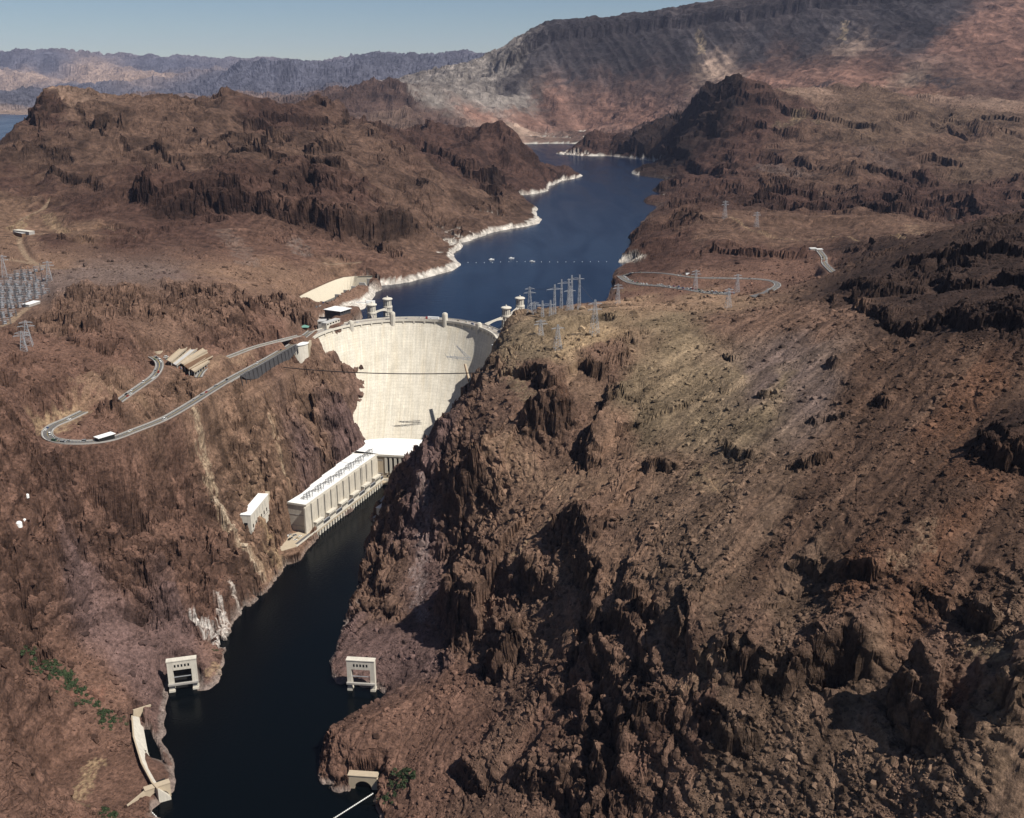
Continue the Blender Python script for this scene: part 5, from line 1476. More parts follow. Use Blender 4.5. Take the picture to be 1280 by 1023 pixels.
for a, b in zip(dens(Lp, 3)[:-1], dens(Lp, 3)[1:]): q.beam(Vector(a) - o3, Vector(b) - o3, 1.2, 1.0)
q.build('coping', M['tancon'], ow)
def portal(name, label, c, rz, W, Hh, r, dep, left=0, right=0, mat='tancon'):
    """headwall with an arched mouth, facing -y of its own frame"""
    g = thing(name, label, 'tunnel portal', c, rz, 'spillway tunnel portals')
    q = MB()
    n2 = 14
    pts = [(r * math.cos(math.pi * k / n2), r * math.sin(math.pi * k / n2)) for k in range(n2 + 1)]
    top = [(W * math.cos(math.pi * k / n2) / max(abs(math.cos(math.pi * k / n2)), abs(math.sin(math.pi * k / n2))), 0) for k in range(n2 + 1)]
    vs = []
    for k, (x, z) in enumerate(pts):
        a = math.pi * k / n2; m_ = max(abs(math.cos(a)) / W, abs(math.sin(a)) / Hh)
        X1, Z1 = math.cos(a) / m_, math.sin(a) / m_
        vs += [(x, 0, z), (X1, 0, Z1), (X1, dep, Z1), (x, dep, z)]
    fs = []
    for k in range(n2):
        for j in range(4):
            fs.append((k * 4 + j, k * 4 + 4 + j, k * 4 + 4 + (j + 1) % 4, k * 4 + (j + 1) % 4))
    q.add(vs, fs)
    q.box(-W, -r, 0, dep, -6, 0); q.box(r, W, 0, dep, -6, 0)
    q.build('headwall', M[mat], g)
    q = MB(); q.box(-W - .3, W + .3, -.4, dep + .2, Hh, Hh + .7); q.build('coping', M['tancon'], g)
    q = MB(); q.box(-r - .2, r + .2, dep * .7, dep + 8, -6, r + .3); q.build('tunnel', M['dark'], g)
    return g
c = at_z(199, 1000, 0.5)
pl = portal('spillway_portal', 'wide arched spillway mouth with a sloping wing wall at the lower left', c, .55, 9.5, 12.0, 8.2, 5)
q = MB(); q.prism([(-9.5, 0), (-9.5, 2.0), (-38, -10), (-38, -12)], [-6, -6, -6, -6], [12, 12, 6, 6]); q.build('wing_wall', M['tancon'], pl)
c = at_z(454, 986, 0.5)
pr_ = portal('spillway_portal', 'shadowed arched spillway mouth under the red cliff on the right bank', c, -.1, 12, 11.5, 7, 6)
a = Vector(at_z(166, 893, 10)); b = Vector(at_z(188, 886, 7))
lw_ = thing('low_wall', 'short low concrete wall at the head of the curved outlet wall', 'wall', tuple(a))
q = MB(); q.beam((0, 0, 0), b - a, 1.6, 8); q.build('wall_face', M['tancon'], lw_)
# ------------------------------------------------------------------ spillway at the lake
spw = thing('spillway', 'pale concrete side spillway with piers at the left lake shore', 'spillway', at_z(427, 374, 160))
o4 = Vector(at_z(427, 374, 160))
W0, W1 = Vector(SP0), Vector(SP1)
wd = (W1 - W0); wn_ = Vector((wd.y, -wd.x, 0)).normalized()      # towards the lake
q = MB(); vs = []
prof = [(-9, -10), (-6, -3), (-3, -.4), (-1, 0), (2, -.3), (6, -2.2), (12, -6), (14, -12)]
for t in (0, 1):
    for x, z in prof: vs.append(tuple(W0 + wd * t + wn_ * x + Vector((0, 0, z)) - o4))
k = len(prof)
q.add(vs, [(i, i + 1, k + i + 1, k + i) for i in range(k - 1)] + [tuple(range(k)), tuple(range(2 * k - 1, k - 1, -1))])
q.build('weir', M['white'], spw)
for t in (-.03, .24, .49, .75, 1.02):
    q = MB(); c_ = W0 + wd * t - o4; d_ = wd.normalized()
    vs = []
    for x, z in ((-10, -10), (5, -10), (5, 2), (1, 9), (-10, 9)):
        for s in (-1.6, 1.6): vs.append(tuple(c_ + wn_ * x + d_ * s + Vector((0, 0, z))))
    q.add(vs, [(0, 2, 4, 6, 8), (9, 7, 5, 3, 1)] + [(2 * i, 2 * i + 1, (2 * i + 3) % 10, (2 * i + 2) % 10) for i in range(5)])
    q.build('pier', M['greycon'], spw)
TL, BL = SPT, SPB
q = MB(); vs = []
for (u, v), (u2, v2) in zip(dens(TL, 3), dens(BL, 3)):
    a = Vector(at_z(u, v, 185)); b = Vector(at_z(u2, v2, 167)); b = a + (b - a) * 1.25; bh = Vector((-.7, .7, 0))
    vs += [tuple(a - o4), tuple(b - o4), tuple(b - o4 + Vector((0, 0, -6))), tuple(a - o4 + bh * 4 + Vector((0, 0, -26))), tuple(a - o4 + bh * 1.5)]
n_ = len(vs) // 5
fs = []
for i in range(n_ - 1):
    for j in range(5): fs.append((i * 5 + j, i * 5 + (j + 1) % 5, i * 5 + 5 + (j + 1) % 5, i * 5 + 5 + j))
q.add(vs, fs)
q.build('lined_wall', plain('cream concrete', (.52, .46, .355), .9, vary=.07, scale=.1, streak=.3), spw)
q = MB(); q.prism([(p[0] - o4.x, p[1] - o4.y) for p in [at_z(u, v, 163) for u, v in BL]] + [((W1 - wn_ * 9 - o4).x, (W1 - wn_ * 9 - o4).y), ((W0 - wn_ * 9 - o4).x, (W0 - wn_ * 9 - o4).y)], -6, -1.4); q.build('trough_floor', M['greycon'], spw)
# ------------------------------------------------------------------ buildings at the left end of the dam
def house(name, label, cat, corners, z, h, roof_m, wall_m, over=.6, wins=0):
    """box over three roof corners given as pixels: near left, near right, far left"""
    a, b, c = [Vector(at_z(u, v, z + h)) for u, v in corners]
    e = b - a; L = e.length; ang = math.atan2(e.y, e.x)
    nn = Vector((-e.y, e.x, 0)).normalized(); W = abs((c - a).dot(nn))
    g = thing(name, label, cat, (a.x, a.y, z), ang)
    q = MB(); q.box(0, L, 0, W, -8, h - .5); q.build('wall', wall_m, g)
    q = MB(); q.box(-over, L + over, -over, W + over, h - .5, h + .2); q.build('roof', roof_m, g)
    for k in range(wins):
        q = MB(); x = L * (k + .5) / wins; q.box(x - L * .3 / wins, x + L * .3 / wins, -.1, .1, h * .3, h * .72); q.build('window', M['glass'], g)
    return g
house('visitor_building', 'low building with a wide white flat roof above the left end of the dam', 'building', ((425, 389.5), (438, 385.5), (414, 384.5)), 182.5, 6.5, M['white'], M['darkcon'], 1.6, 6)
house('office_building', 'long low pale building below the flat roofed visitor building', 'building', ((408, 404.5), (425, 398.5), (407, 402)), 183, 5, M['roofgrey'], M['pale'], .3, 5)
house('service_building', 'small square concrete building beside the crest road at the left', 'building', ((397, 402), (406, 402), (398, 399)), 182, 5, M['roofgrey'], M['greycon'], .3, 2)
hut = thing('pavilion', 'little pavilion with a green pyramid roof at the left end of the crest', 'pavilion', at_z(381, 412, 181))
q = MB(); q.box(-4.5, 4.5, -3.5, 3.5, -2, 4); q.build('wall', M['rust'], hut)
q = MB(); q.add([(-6.5, -5, 4), (6.5, -5, 4), (6.5, 5, 4), (-6.5, 5, 4), (-1, 0, 7), (1, 0, 7)], [(0, 1, 5, 4), (1, 2, 5), (2, 3, 4, 5), (3, 0, 4), (3, 2, 1, 0)]); q.build('roof', M['copper'], hut)
q = MB(); q.box(-3, 3, -3.6, -3.4, 1, 3); q.build('window', M['glass'], hut)
ab = thing('abutment_wall', 'tall rounded pale concrete wall below the left end of the crest', 'wall', (-309, 1424, 0))
q = MB(); q.lathe([(24, 95), (20, 120), (17.5, 150), (17, 180.2)], 22, (0, 0), math.pi * .93, math.pi * 2.02); q.build('curved_face', M['pale'], ab, False)
q = MB(); q.lathe([(18.2, 180.2), (18.2, 181.4)], 22, (0, 0), math.pi * .93, math.pi * 2.02); q.build('coping', M['white'], ab)
q = MB(); q.box(16.2, 19, -2, 14, 120, 181); q.build('buttress', M['tancon'], ab)
# the highway, its walls and markings
def ribbon(name, line, hw, lift, mat, parent=None, off=0.0, thick=0.0, a=0.0, b=1.0):
    L = len(line); i0, i1 = int(a * (L - 1)), max(int(b * (L - 1)), int(a * (L - 1)) + 1)
    p = line[i0:i1 + 1]
    t = np.gradient(p, axis=0); t[:, 2] = 0; t /= np.linalg.norm(t, axis=1)[:, None] + 1e-9
    n_ = np.stack([-t[:, 1], t[:, 0], 0 * t[:, 0]], 1)
    q = MB(); vs = []
    o = line[0]
    for k in range(len(p)):
        l_ = p[k] + n_[k] * (off + hw) - o; r_ = p[k] + n_[k] * (off - hw) - o
        vs += [(l_[0], l_[1], l_[2] + lift), (r_[0], r_[1], r_[2] + lift)]
        if thick: vs += [(r_[0], r_[1], r_[2] + lift - thick), (l_[0], l_[1], l_[2] + lift - thick)]
    c = 4 if thick else 2
    fs = []
    for k in range(len(p) - 1):
        if thick:
            for j in range(4): fs.append((k * 4 + j, k * 4 + (j + 1) % 4, k * 4 + 4 + (j + 1) % 4, k * 4 + 4 + j))
        else:
            fs.append((k * 2, k * 2 + 1, k * 2 + 3, k * 2 + 2))
    q.add(vs, fs)
    ob = q.build(name, mat, parent)
    if parent is None: ob.location = tuple(o)
    return ob
def road(name, line, hw, kerb=True):
    r = tag(ribbon(name, line, hw, .30, M['asphalt'], None, 0, 1.6), kind='structure')
    ribbon('centre_line', line, .16, .304, M['yellow'], r)
    for s in (-1, 1):
        ribbon('edge_line', line, .14, .304, M['paint'], r, s * (hw - .7))
        if kerb: ribbon('kerb_wall', line, .3, 1.0, M['greycon'], r, s * (hw + .3), 2.2)
    return r
road('highway', HWY, 4.9); road('highway', HWY2, 4.3); road('access_road', HWY3, 3.6, True); road('lakeside_road', AZ1, 5.5, False); road('car_park_road', AZ2, 8.5, False); road('lakeside_road', AZ3, 5.0)
tag(ribbon('car_park', LOT, 6, .31, M['asphalt'], None, 0, 1.2), kind='structure')
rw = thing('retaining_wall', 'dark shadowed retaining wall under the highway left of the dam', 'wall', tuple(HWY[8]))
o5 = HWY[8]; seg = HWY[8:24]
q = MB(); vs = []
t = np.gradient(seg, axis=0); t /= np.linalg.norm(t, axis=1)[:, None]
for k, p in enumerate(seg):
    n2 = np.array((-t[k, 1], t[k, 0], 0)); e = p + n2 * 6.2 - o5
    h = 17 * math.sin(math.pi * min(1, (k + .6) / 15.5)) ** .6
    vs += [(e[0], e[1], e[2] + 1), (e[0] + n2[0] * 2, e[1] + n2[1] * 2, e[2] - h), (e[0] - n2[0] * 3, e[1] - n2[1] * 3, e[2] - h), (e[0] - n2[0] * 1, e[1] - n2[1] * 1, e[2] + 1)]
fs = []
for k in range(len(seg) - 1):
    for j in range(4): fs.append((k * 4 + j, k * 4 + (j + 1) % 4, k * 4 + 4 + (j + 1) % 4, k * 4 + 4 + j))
q.add(vs, fs); q.build('wall_face', M['darkcon'], rw)  # dark colour stands in for shadow on this face
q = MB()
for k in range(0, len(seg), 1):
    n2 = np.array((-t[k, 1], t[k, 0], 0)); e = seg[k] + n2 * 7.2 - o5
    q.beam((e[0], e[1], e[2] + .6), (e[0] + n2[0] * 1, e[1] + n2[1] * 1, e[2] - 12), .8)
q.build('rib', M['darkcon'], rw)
cn = house('canopy', 'long white flat canopy beside the highway above the hairpin', 'canopy', ((123, 548), (143, 542), (119, 546)), 200.5, 5, M['white'], M['dark'], .8)
# terraced car park
pg = thing('parking_garage', 'terraced concrete parking garage cut into the slope left of the dam', 'parking garage', at_z(225, 450, 204))
o6 = Vector(at_z(225, 450, 204))
for k, (a, b, c, dz, m_) in enumerate((((214, 453), (241, 429), (210, 451), 9, 'tancon'), ((221, 457), (249, 434.5), (217, 455), 7, 'roofgrey'), ((230, 456), (259, 438.5), (226, 454), 6, 'tancon'), ((236, 462), (266, 446), (231, 458), 5, 'rust'), ((243, 465), (262, 452), (239, 462), 4, 'tancon'))):
    A, B, C_ = [Vector(at_z(u, v, 204 + dz)) - o6 for u, v in (a, b, c)]
    D_ = B + (C_ - A) * 1.25; E_ = A + (C_ - A) * 1.25
    q = MB(); q.prism([(p.x, p.y) for p in (A, B, D_, E_)], dz - 1.4, dz)
    f = q.build('deck', M[m_], pg)
    q = MB()
    for t in np.linspace(.02, .98, 7):
        for s in (.1, .9):
            p = A + (B - A) * t + (E_ - A) * s; q.beam((p.x, p.y, -6), (p.x, p.y, dz - 1.4), .9)
    q.build('column', M['greycon'], f)
    q = MB(); q.beam(A + Vector((0, 0, .6)), B + Vector((0, 0, .6)), .6, 1.4); q.beam(E_ + Vector((0, 0, .6)), D_ + Vector((0, 0, .6)), .6, 1.4); q.build('parapet', M['tancon'], f)
rl = [road_px([(183, 434, 214), (197, 432, 214), (210, 434, 213), (222, 428, 213), (240, 431, 213)]), road_px([(184, 439, 212), (196, 441, 212), (212, 437, 212), (226, 431, 212)])]
for k, ln in enumerate(rl):
    rr = thing('garage_ramp', ('upper' if k == 0 else 'lower') + ' curved tan ramp wall leading to the parking garage', 'ramp', tuple(ln[0]))
    ob = ribbon('ramp_wall', ln, 1.4, 1.5, M['tancon'], rr, 0, 6)
# ------------------------------------------------------------------ cars
def car_mesh(name, paint, L=4.6, W=1.85, H=1.45, van=False):
    q = MB(); l, w_ = L / 2, W / 2
    q.add([(-l, -w_, .3), (l, -w_, .3), (l, w_, .3), (-l, w_, .3), (-l + .1, -w_, .85), (l - .1, -w_, .78), (l - .1, w_, .78), (-l + .1, w_, .85)], [(0, 3, 2, 1), (4, 5, 6, 7), (0, 1, 5, 4), (1, 2, 6, 5), (2, 3, 7, 6), (3, 0, 4, 7)], 0)
    x0, x1, x2, x3 = (-l + .1, -l + .3, l - 1.5, l - .9) if van else (-l + .6, -l + 1.2, l - 2.1, l - 1.3)
    q.add([(x0, -w_ + .05, .84), (x3, -w_ + .05, .8), (x3, w_ - .05, .8), (x0, w_ - .05, .84), (x1, -w_ + .2, H - .06), (x2, -w_ + .2, H - .06), (x2, w_ - .2, H - .06), (x1, w_ - .2, H - .06)], [(0, 1, 5, 4), (1, 2, 6, 5), (2, 3, 7, 6), (3, 0, 4, 7)], 1)
    q.box(x1, x2, -w_ + .2, w_ - .2, H - .07, H, 0)
    for x in (-l + .85, l - .85):
        for y in (-w_ + .1, w_ - .1):
            vs = []
            for s in (-.12, .12):
                for k in range(8): vs.append((x + .34 * math.cos(k * math.pi / 4), y + s, .34 + .34 * math.sin(k * math.pi / 4)))
            q.add(vs, [tuple(range(8)), tuple(range(15, 7, -1))] + [(k, k + 8, (k + 1) % 8 + 8, (k + 1) % 8) for k in range(8)], 2)
    me = bpy.data.meshes.new(name); me.from_pydata(q.v, [], q.f)
    for m_ in (paint, M['glass'], M['tyre']): me.materials.append(m_)
    me.polygons.foreach_set('material_index', q.m); me.update()
    return me
PAINTS = [('white', 'carwhite', .34), ('silver', 'silver', .2), ('black', 'black', .12), ('red', 'red', .10), ('blue', 'blue', .09), ('beige', 'beige', .1), ('green', 'green', .05)]
CARM = {c: car_mesh('car_' + c, M[m_]) for c, m_, _ in PAINTS}
VANM = {c: car_mesh('van_' + c, M[m_], 5.4, 2.0, 2.1, True) for c, m_, _ in PAINTS}
def pick():
    r = random.random()
    for c, m_, p in PAINTS:
        r -= p
        if r < 0: return c
    return 'white'
def car(x, y, z, ang, where, group, scale=1.0):
    c = pick(); van = random.random() < .3
    o = bpy.data.objects.new('parked_van' if van else 'car', (VANM if van else CARM)[c])
    if van: o.name = 'van'
    COL.objects.link(o)
    o.location = (x, y, z); o.rotation_euler = (0, 0, ang); o.scale = (scale,) * 3
    kind = 'van' if van else 'car'
    tag(o, '%s %s %s' % (c, kind, where), kind, '%s %ss %s' % (c, kind, group))
def along(line, ts, side, where, group, lift=.32):
    L = len(line) - 1
    for t in ts:
        k = min(int(t * L), L - 1); f = t * L - k
        p = line[k] * (1 - f) + line[k + 1] * f; d = line[k + 1] - line[k]
        a = math.atan2(d[1], d[0]); s = side if side else random.choice((-2.2, 2.2))
        n_ = np.array((-d[1], d[0])) / math.hypot(d[0], d[1])
        car(p[0] + n_[0] * s, p[1] + n_[1] * s, p[2] + lift, a + (math.pi if s > 0 else 0), where, group)
def spread(n, a=.02, b=.98):
    return sorted(random.uniform(a, b) for _ in range(n))
along(HWY, spread(13, .02, .55), 0, 'driving on the rim highway beside the gorge', 'on the rim highway')
along(HWY, spread(12, .56, .97), 0, 'on the hairpin bend of the highway', 'on the hairpin bend')
along(HWY2, spread(14), 0, 'on the upper bend road below the parking garage', 'on the upper bend')
along(AZ1, spread(12), 0, 'on the looping road above the lake', 'on the loop road')
along(AZ2, [(k + .5 + random.uniform(-.2, .2)) / 30 for k in range(30) if random.random() < .85], 4.6, 'parked along the lakeside car park road', 'parked in the lakeside row')
along(AZ2, [(k + .5 + random.uniform(-.2, .2)) / 30 for k in range(12, 30) if random.random() < .7], -4.8, 'parked on the near side of the lakeside car park', 'parked on the near lakeside row')
along(AZ2, [(k + .5 + random.uniform(-.2, .2)) / 34 for k in range(4, 34) if random.random() < .7], 7.6, 'parked in the far row of the lakeside car park', 'parked in the far lakeside row')
along(AZ3, [.35, .6], 0, 'on the short road beside the dark knoll', 'beside the dark knoll')
for a in (-62, -48, -36, -4, 4, 12, 30, 36, 43, 47, 56, 61):
    p = crest(a, RF + (4 if random.random() < .5 else 9), 179.22)
    car(p.x, p.y, p.z, math.radians(-a), 'driving along the dam crest', 'on the dam crest')
for k in range(9):
    p = wing(-14 - (k % 3) * 6 + random.uniform(-1, 1), 2 + (k // 3) * 7, .12)
    car(p.x, p.y, 8.92, random.uniform(0, 3), 'parked on the deck at the near end of the powerhouse', 'on the powerhouse deck')
for u, v in ((404, 378), (407, 377), (411, 375.5), (414, 374), (409, 379), (396, 385), (400, 383)):
    x, y, _ = at_z(u, v, 184); car(x, y, ground(x, y) + .1, random.uniform(0, 3), 'parked beside the lake spillway', 'beside the spillway')
for k in range(14):
    u, v = random.choice(((207, 447), (211, 450), (214, 455), (226, 459), (231, 461), (236, 455), (250, 447), (218, 452))); x, y, _ = at_z(u + random.uniform(-3, 3), v + random.uniform(-1.5, 1.5), 208)
    car(x, y, ground(x, y) + .1, random.uniform(0, 3), 'parked by the terraced garage', 'by the garage')
bus = thing('bus', 'long white bus with a red front crossing the dam crest', 'bus', tuple(crest(13.5, RF + 5, 179.22)), math.radians(-13.5))
q = MB(); q.box(-9, 9, -1.4, 1.4, .5, 4.2); q.build('body', M['carwhite'], bus)
q = MB(); q.box(-12.4, -9.2, -1.3, 1.3, .5, 3.4); q.build('cab', M['red'], bus)
for x in (-10.6, -5, 5, 7):
    q = MB()
    for s in (-1.3, 1.0): q.box(x - .5, x + .5, s, s + .3, 0, 1.0)
    q.build('wheel', M['tyre'], bus)
x, y, z = at_z(862, 344, 208); yb = thing('bus', 'yellow and white coach on the loop road above the lake', 'bus', (x, y, 208), .1)
q = MB(); q.box(-7, 4, -1.4, 1.4, .6, 3.6); q.build('body', M['carwhite'], yb)
q = MB(); q.box(4, 8, -1.4, 1.4, .6, 3.4); q.build('cab', M['yellow'], yb)
for xx in (-5, 5):
    q = MB()
    for s in (-1.3, 1.0): q.box(xx - .5, xx + .5, s, s + .3, 0, 1.0)
    q.build('wheel', M['tyre'], yb)
# ------------------------------------------------------------------ lattice pylons
def lattice(q, p0, p1, w0, w1, n, t=.26):
    """square lattice mast from p0 to p1"""
    p0, p1 = Vector(p0), Vector(p1); d = (p1 - p0)
    up = d.normalized(); a = up.cross(Vector((0, 1, 0)) if abs(up.y) < .9 else Vector((1, 0, 0))).normalized(); b = up.cross(a)
    def c(i, k):
        f = i / n; w_ = (w0 + (w1 - w0) * f) / 2
        s = ((-1, -1), (1, -1), (1, 1), (-1, 1))[k % 4]
        return p0 + d * f + a * (s[0] * w_) + b * (s[1] * w_)
    for k in range(4): q.beam(c(0, k), c(n, k), t * 1.25)
    for i in range(n):
        for k in range(4):
            q.beam(c(i, k), c(i + 1, k + 1), t * .7)
            if i % 2 == 0: q.beam(c(i, k + 1), c(i + 1, k), t * .7)
        q.beam(c(i, i), c(i, i + 1), t * .7)
def pylon(label, u, v, vt, group, arms=((.78, 9), (.92, 7)), w=7.5, zoff=0, rz=.3, twin=False):
    x, y, z = hit(u, v); z = ground(x, y)
    zc = y * CP - (z - CAM_Z) * SP
    h = (v - vt) * zc / FPX / CP * 1.02
    g = thing('pylon', label, 'pylon', (x, y, z - 1), rz, group)
    q = MB()
    if twin:
        for s in (-1, 1): lattice(q, (s * 6, 0, 0), (s * 6, 0, h), 4.2, 1.2, 8)
    else:
        lattice(q, (0, 0, 0), (0, 0, h), w, 1.3, 9)
    q.build('mast', M['steel'], g)
    for f, a in arms:
        q = MB(); zz_ = h * f
        e = a + (5 if twin else 0)
        q.beam((-e, 0, zz_), (e, 0, zz_), .5); q.beam((-e, 0, zz_), (0, 0, zz_ + 2.2), .35); q.beam((e, 0, zz_), (0, 0, zz_ + 2.2), .35)
        q.build('crossarm', M['steel'], g)
        q = MB()
        for s in (-1, 1): q.beam((s * e, 0, zz_), (s * e, 0, zz_ - 2.6), .3)
        q.build('insulator', M['dsteel'], g)
    return g, Vector((x, y, z + h * .92))
RP = 'lattice pylons on the hilltop right of the dam'
pyl = [pylon('tall slim lattice pylon right beside the white intake tower', 662, 393, 360, RP, rz=.2), pylon('short lattice pylon just right of the slim one by the intake tower', 668, 393, 378, RP, w=6),
       pylon('twin masted lattice pylon against the lake left of the tall group', 683, 397, 376, RP, ((.72, 9),), twin=True), pylon('single lattice pylon with wide arms at the left of the tall group', 693, 394, 358, RP, ((.84, 12),), w=4),
       pylon('left tall twin pylon on the dark rock knob above the lake', 706, 386, 351, RP, ((.86, 8),), twin=True), pylon('right tallest twin pylon on the dark rock knob above the lake', 719, 387, 345, RP, ((.88, 8),), twin=True), pylon('broad lattice pylon in the middle of the rock knob', 712, 388, 358, RP, ((.8, 9),), w=10),
       pylon('big lattice pylon standing at the right edge of the sandy pad', 743, 418, 376, RP, ((.88, 9), (.72, 9)), w=10), pylon('lattice pylon standing on the slope left of the sandy pad', 676, 415, 391, RP, w=8), pylon('lattice pylon rising from the middle of the sandy pad', 697, 436, 405, RP, ((.85, 8),), w=9)]
AP = 'pylons at the lakeside car park'
pyl2 = [pylon('faint lattice pylon standing near the bend of the car park road', 869, 362, 338, AP, w=7), pylon('faint lattice pylon at the right end of the car park row', 921, 364, 342, AP, w=7), pylon('lattice pylon on the near edge below the car park', 910, 384, 360, AP, w=8), pylon('lattice pylon on the headland left of the loop road', 772, 380, 356, AP, w=7), pylon('small lattice pylon on the slope above the loop road', 905, 283, 262, AP, w=9), pylon('small lattice pylon on the tan slope right of the first', 945, 288, 270, AP, w=9)]
LP = 'lattice pylons around the left switchyard'
pyl3 = [pylon('lattice pylon at the fork of the dirt road above the switchyard', 62, 350, 326, LP, w=8), pylon('lattice pylon behind the switchyard at the left edge', 6, 345, 318, LP, w=8), pylon('dark lattice pylon standing below the white shed', 36, 432, 402, LP, w=9), pylon('second dark lattice pylon beside the knob at lower left', 30, 438, 414, LP, w=7)]
# masts leaning out of the right abutment over the dam face
CPX = 'steel masts leaning out over the dam face'
for k, (a, b, za, zb_, lab) in enumerate((((589, 449), (558, 446), 168, 170, 'steel mast leaning out furthest up the dam face'), ((586, 448), (571, 433), 168, 176, 'short steel mast pointing up over the dam face'))):
    A = Vector(at_z(a[0], a[1], za)); d_ = A.y
    A.y -= 0
    B = Vector(at_d(b[0], b[1], A.y - 8))
    g = thing('mast', lab, 'mast', tuple(A), 0, CPX)
    q = MB(); lattice(q, (0, 0, 0), B - A, 3.6, 1.2, 8, .22); q.build('boom', M['steel'], g)
    q = MB()
    for f in (.6, .8, .98):
        c_ = (B - A) * f; q.beam(c_ + Vector((-3, 0, 5)), c_ + Vector((3, 0, -5)), .35)
    q.build('crossarm', M['steel'], g)
# wires between pylons
def wire(a, b, sag, r, label, name='power_line', cat='wire', group=None):
    g = MB(); a = Vector(a); b = Vector(b); n_ = 18
    pts = [a + (b - a) * (i / n_) - Vector((0, 0, sag * (1 - (2 * i / n_ - 1) ** 2))) - a for i in range(n_ + 1)]
    for p, s in zip(pts[:-1], pts[1:]): g.beam(p, s, r)
    o = g.build(name, M['cable'], None); o.location = tuple(a)
    return tag(o, label, cat, group)
wire(Vector(hit(350, 461)) + Vector((0, 0, 2)), Vector(hit(607, 470)) + Vector((0, 0, 4)), 5, 1.0, 'thick dark cable stretched across the gorge in front of the dam', 'cableway', 'cable')
wire(pyl[3][1], pyl[0][1], 3, .22, 'thin wires between the hilltop pylons', group='wires between hilltop pylons')
wire(pyl[5][1], pyl[7][1], 3, .22, 'thin wires between the hilltop pylons', group='wires between hilltop pylons')
A = Vector(hit(582, 456)); A = Vector(at_z(582, 456, 150)); B = Vector(at_z(589, 484, 128))
g = thing('stair_trough', 'brown sloping timber trough on the abutment cliff beside the dam', 'trough', tuple(A)); q = MB(); q.beam((0, 0, 0), B - A, 2.2, 3); q.build('chute', M['tancon'], g); q = MB(); q.beam((-1.6, 0, 0), B - A + Vector((-1.6, 0, 0)), 1.0, 3.2); q.build('side_rail', M['rust'], g)
for k, (u, v, lab) in enumerate(((619, 434, 'small white roofed shed nearer the dam at its right end'), (622, 440, 'white tank like shed on the ledge below the right end of the dam'))):
    p = Vector(at_z(u, v, 176)); g = thing('shed', lab, 'shed', tuple(p), .6, None)
    q = MB(); q.box(-4, 4, -2.5, 2.5, -8, 3); q.build('wall', M['greycon'], g); q = MB(); q.box(-4.4, 4.4, -2.9, 2.9, 3, 3.6); q.build('roof', M['white'], g)
# ------------------------------------------------------------------ switchyard at the left edge
rack = None
n_rack = 0
for r_ in range(6):
    for k in range(6):
        u = 2 + k * 10 - r_ * 1.0 + random.uniform(-2.5, 2.5); v = 405 - k * 8.2 - r_ * 8.0 + random.uniform(-2, 2)
        if u > 56 or v < 334 or u < -6: continue
        x, y, z = hit(u, v); z = ground(x, y)
        if rack is None:
            rack = thing('switchgear_rack', 'grey steel switchgear rack in the yard at the left edge', 'switchgear', (x, y, z), .55, 'switchgear racks in the left yard')
            q = MB()
            for xx in (-9, 0, 9): lattice(q, (xx, 0, 0), (xx, 0, 9 + (xx == 0) * 5), 1.6, .9, 5, .22)
            q.build('post', M['dsteel'], rack)
            q = MB()
            for z_ in (6, 8.8): q.beam((-10, 0, z_), (10, 0, z_), .4)
            for xx in (-6, -3, 3, 6): q.beam((xx, 0, 9), (xx, 0, 6), .3)
            q.build('crossbar', M['steel'], rack)
            q = MB()
            for xx in (-6, 3): q.box(xx - 2, xx + 2, 3, 6, 0, 3.6)
            q.build('breaker', M['steel'], rack)
        else:
            dup(rack, (x, y, z), .55 + random.uniform(-.15, .15))
        n_rack += 1
house('shed', 'long white roofed shed at the right end of the switchyard', 'shed', ((36, 381), (50, 376.5), (34, 378.5)), 238, 4, M['white'], M['greycon'], .3)
house('shed', 'narrow white shed at the left edge below the switchyard', 'shed', ((-6, 420), (17, 417), (-6, 417.5)), 250, 3.5, M['white'], M['greycon'], .3)
house('hut', 'small dark hut on the pale flat by the dirt road', 'hut', ((27, 292), (36, 291), (27, 289)), 247, 6, M['roofgrey'], M['rust'], .4)
house('hut', 'little pale box building beside the dark hut on the dirt flat', 'hut', ((36, 290), (43, 289), (36, 285)), 249, 7, M['pale'], M['greycon'], .4)
for u, v, s, lab in ((32, 607, 1.6, 'small white tank alone high on the left slope'), (25, 663, 2.6, 'larger white tank beside the gully at far left'), (34, 671, 1.3, 'tiny white tank just right of the larger one')):
    x, y, z = hit(u, v); q = MB(); q.lathe([(s, -1), (s, s * 1.3), (s * .6, s * 1.7), (.02, s * 1.8)], 14)
    o = q.build('water_tank', M['white'], None); o.location = (x, y, ground(x, y)); tag(o, lab, 'tank')
for u, v, lab in ((1016, 312, 'white roofed building by the road beside the dark knoll'), (1024, 311, 'second low white building beside the dark knoll')):
    x, y, z = hit(u, v); g = thing('roadside_building', lab, 'building', (x, y, ground(x, y)), .1)
    q = MB(); q.box(-6, 6, -4, 4, -3, 3.4); q.build('wall', M['greycon'], g); q = MB(); q.box(-6.5, 6.5, -4.5, 4.5, 3.4, 3.9); q.build('roof', M['white'], g)
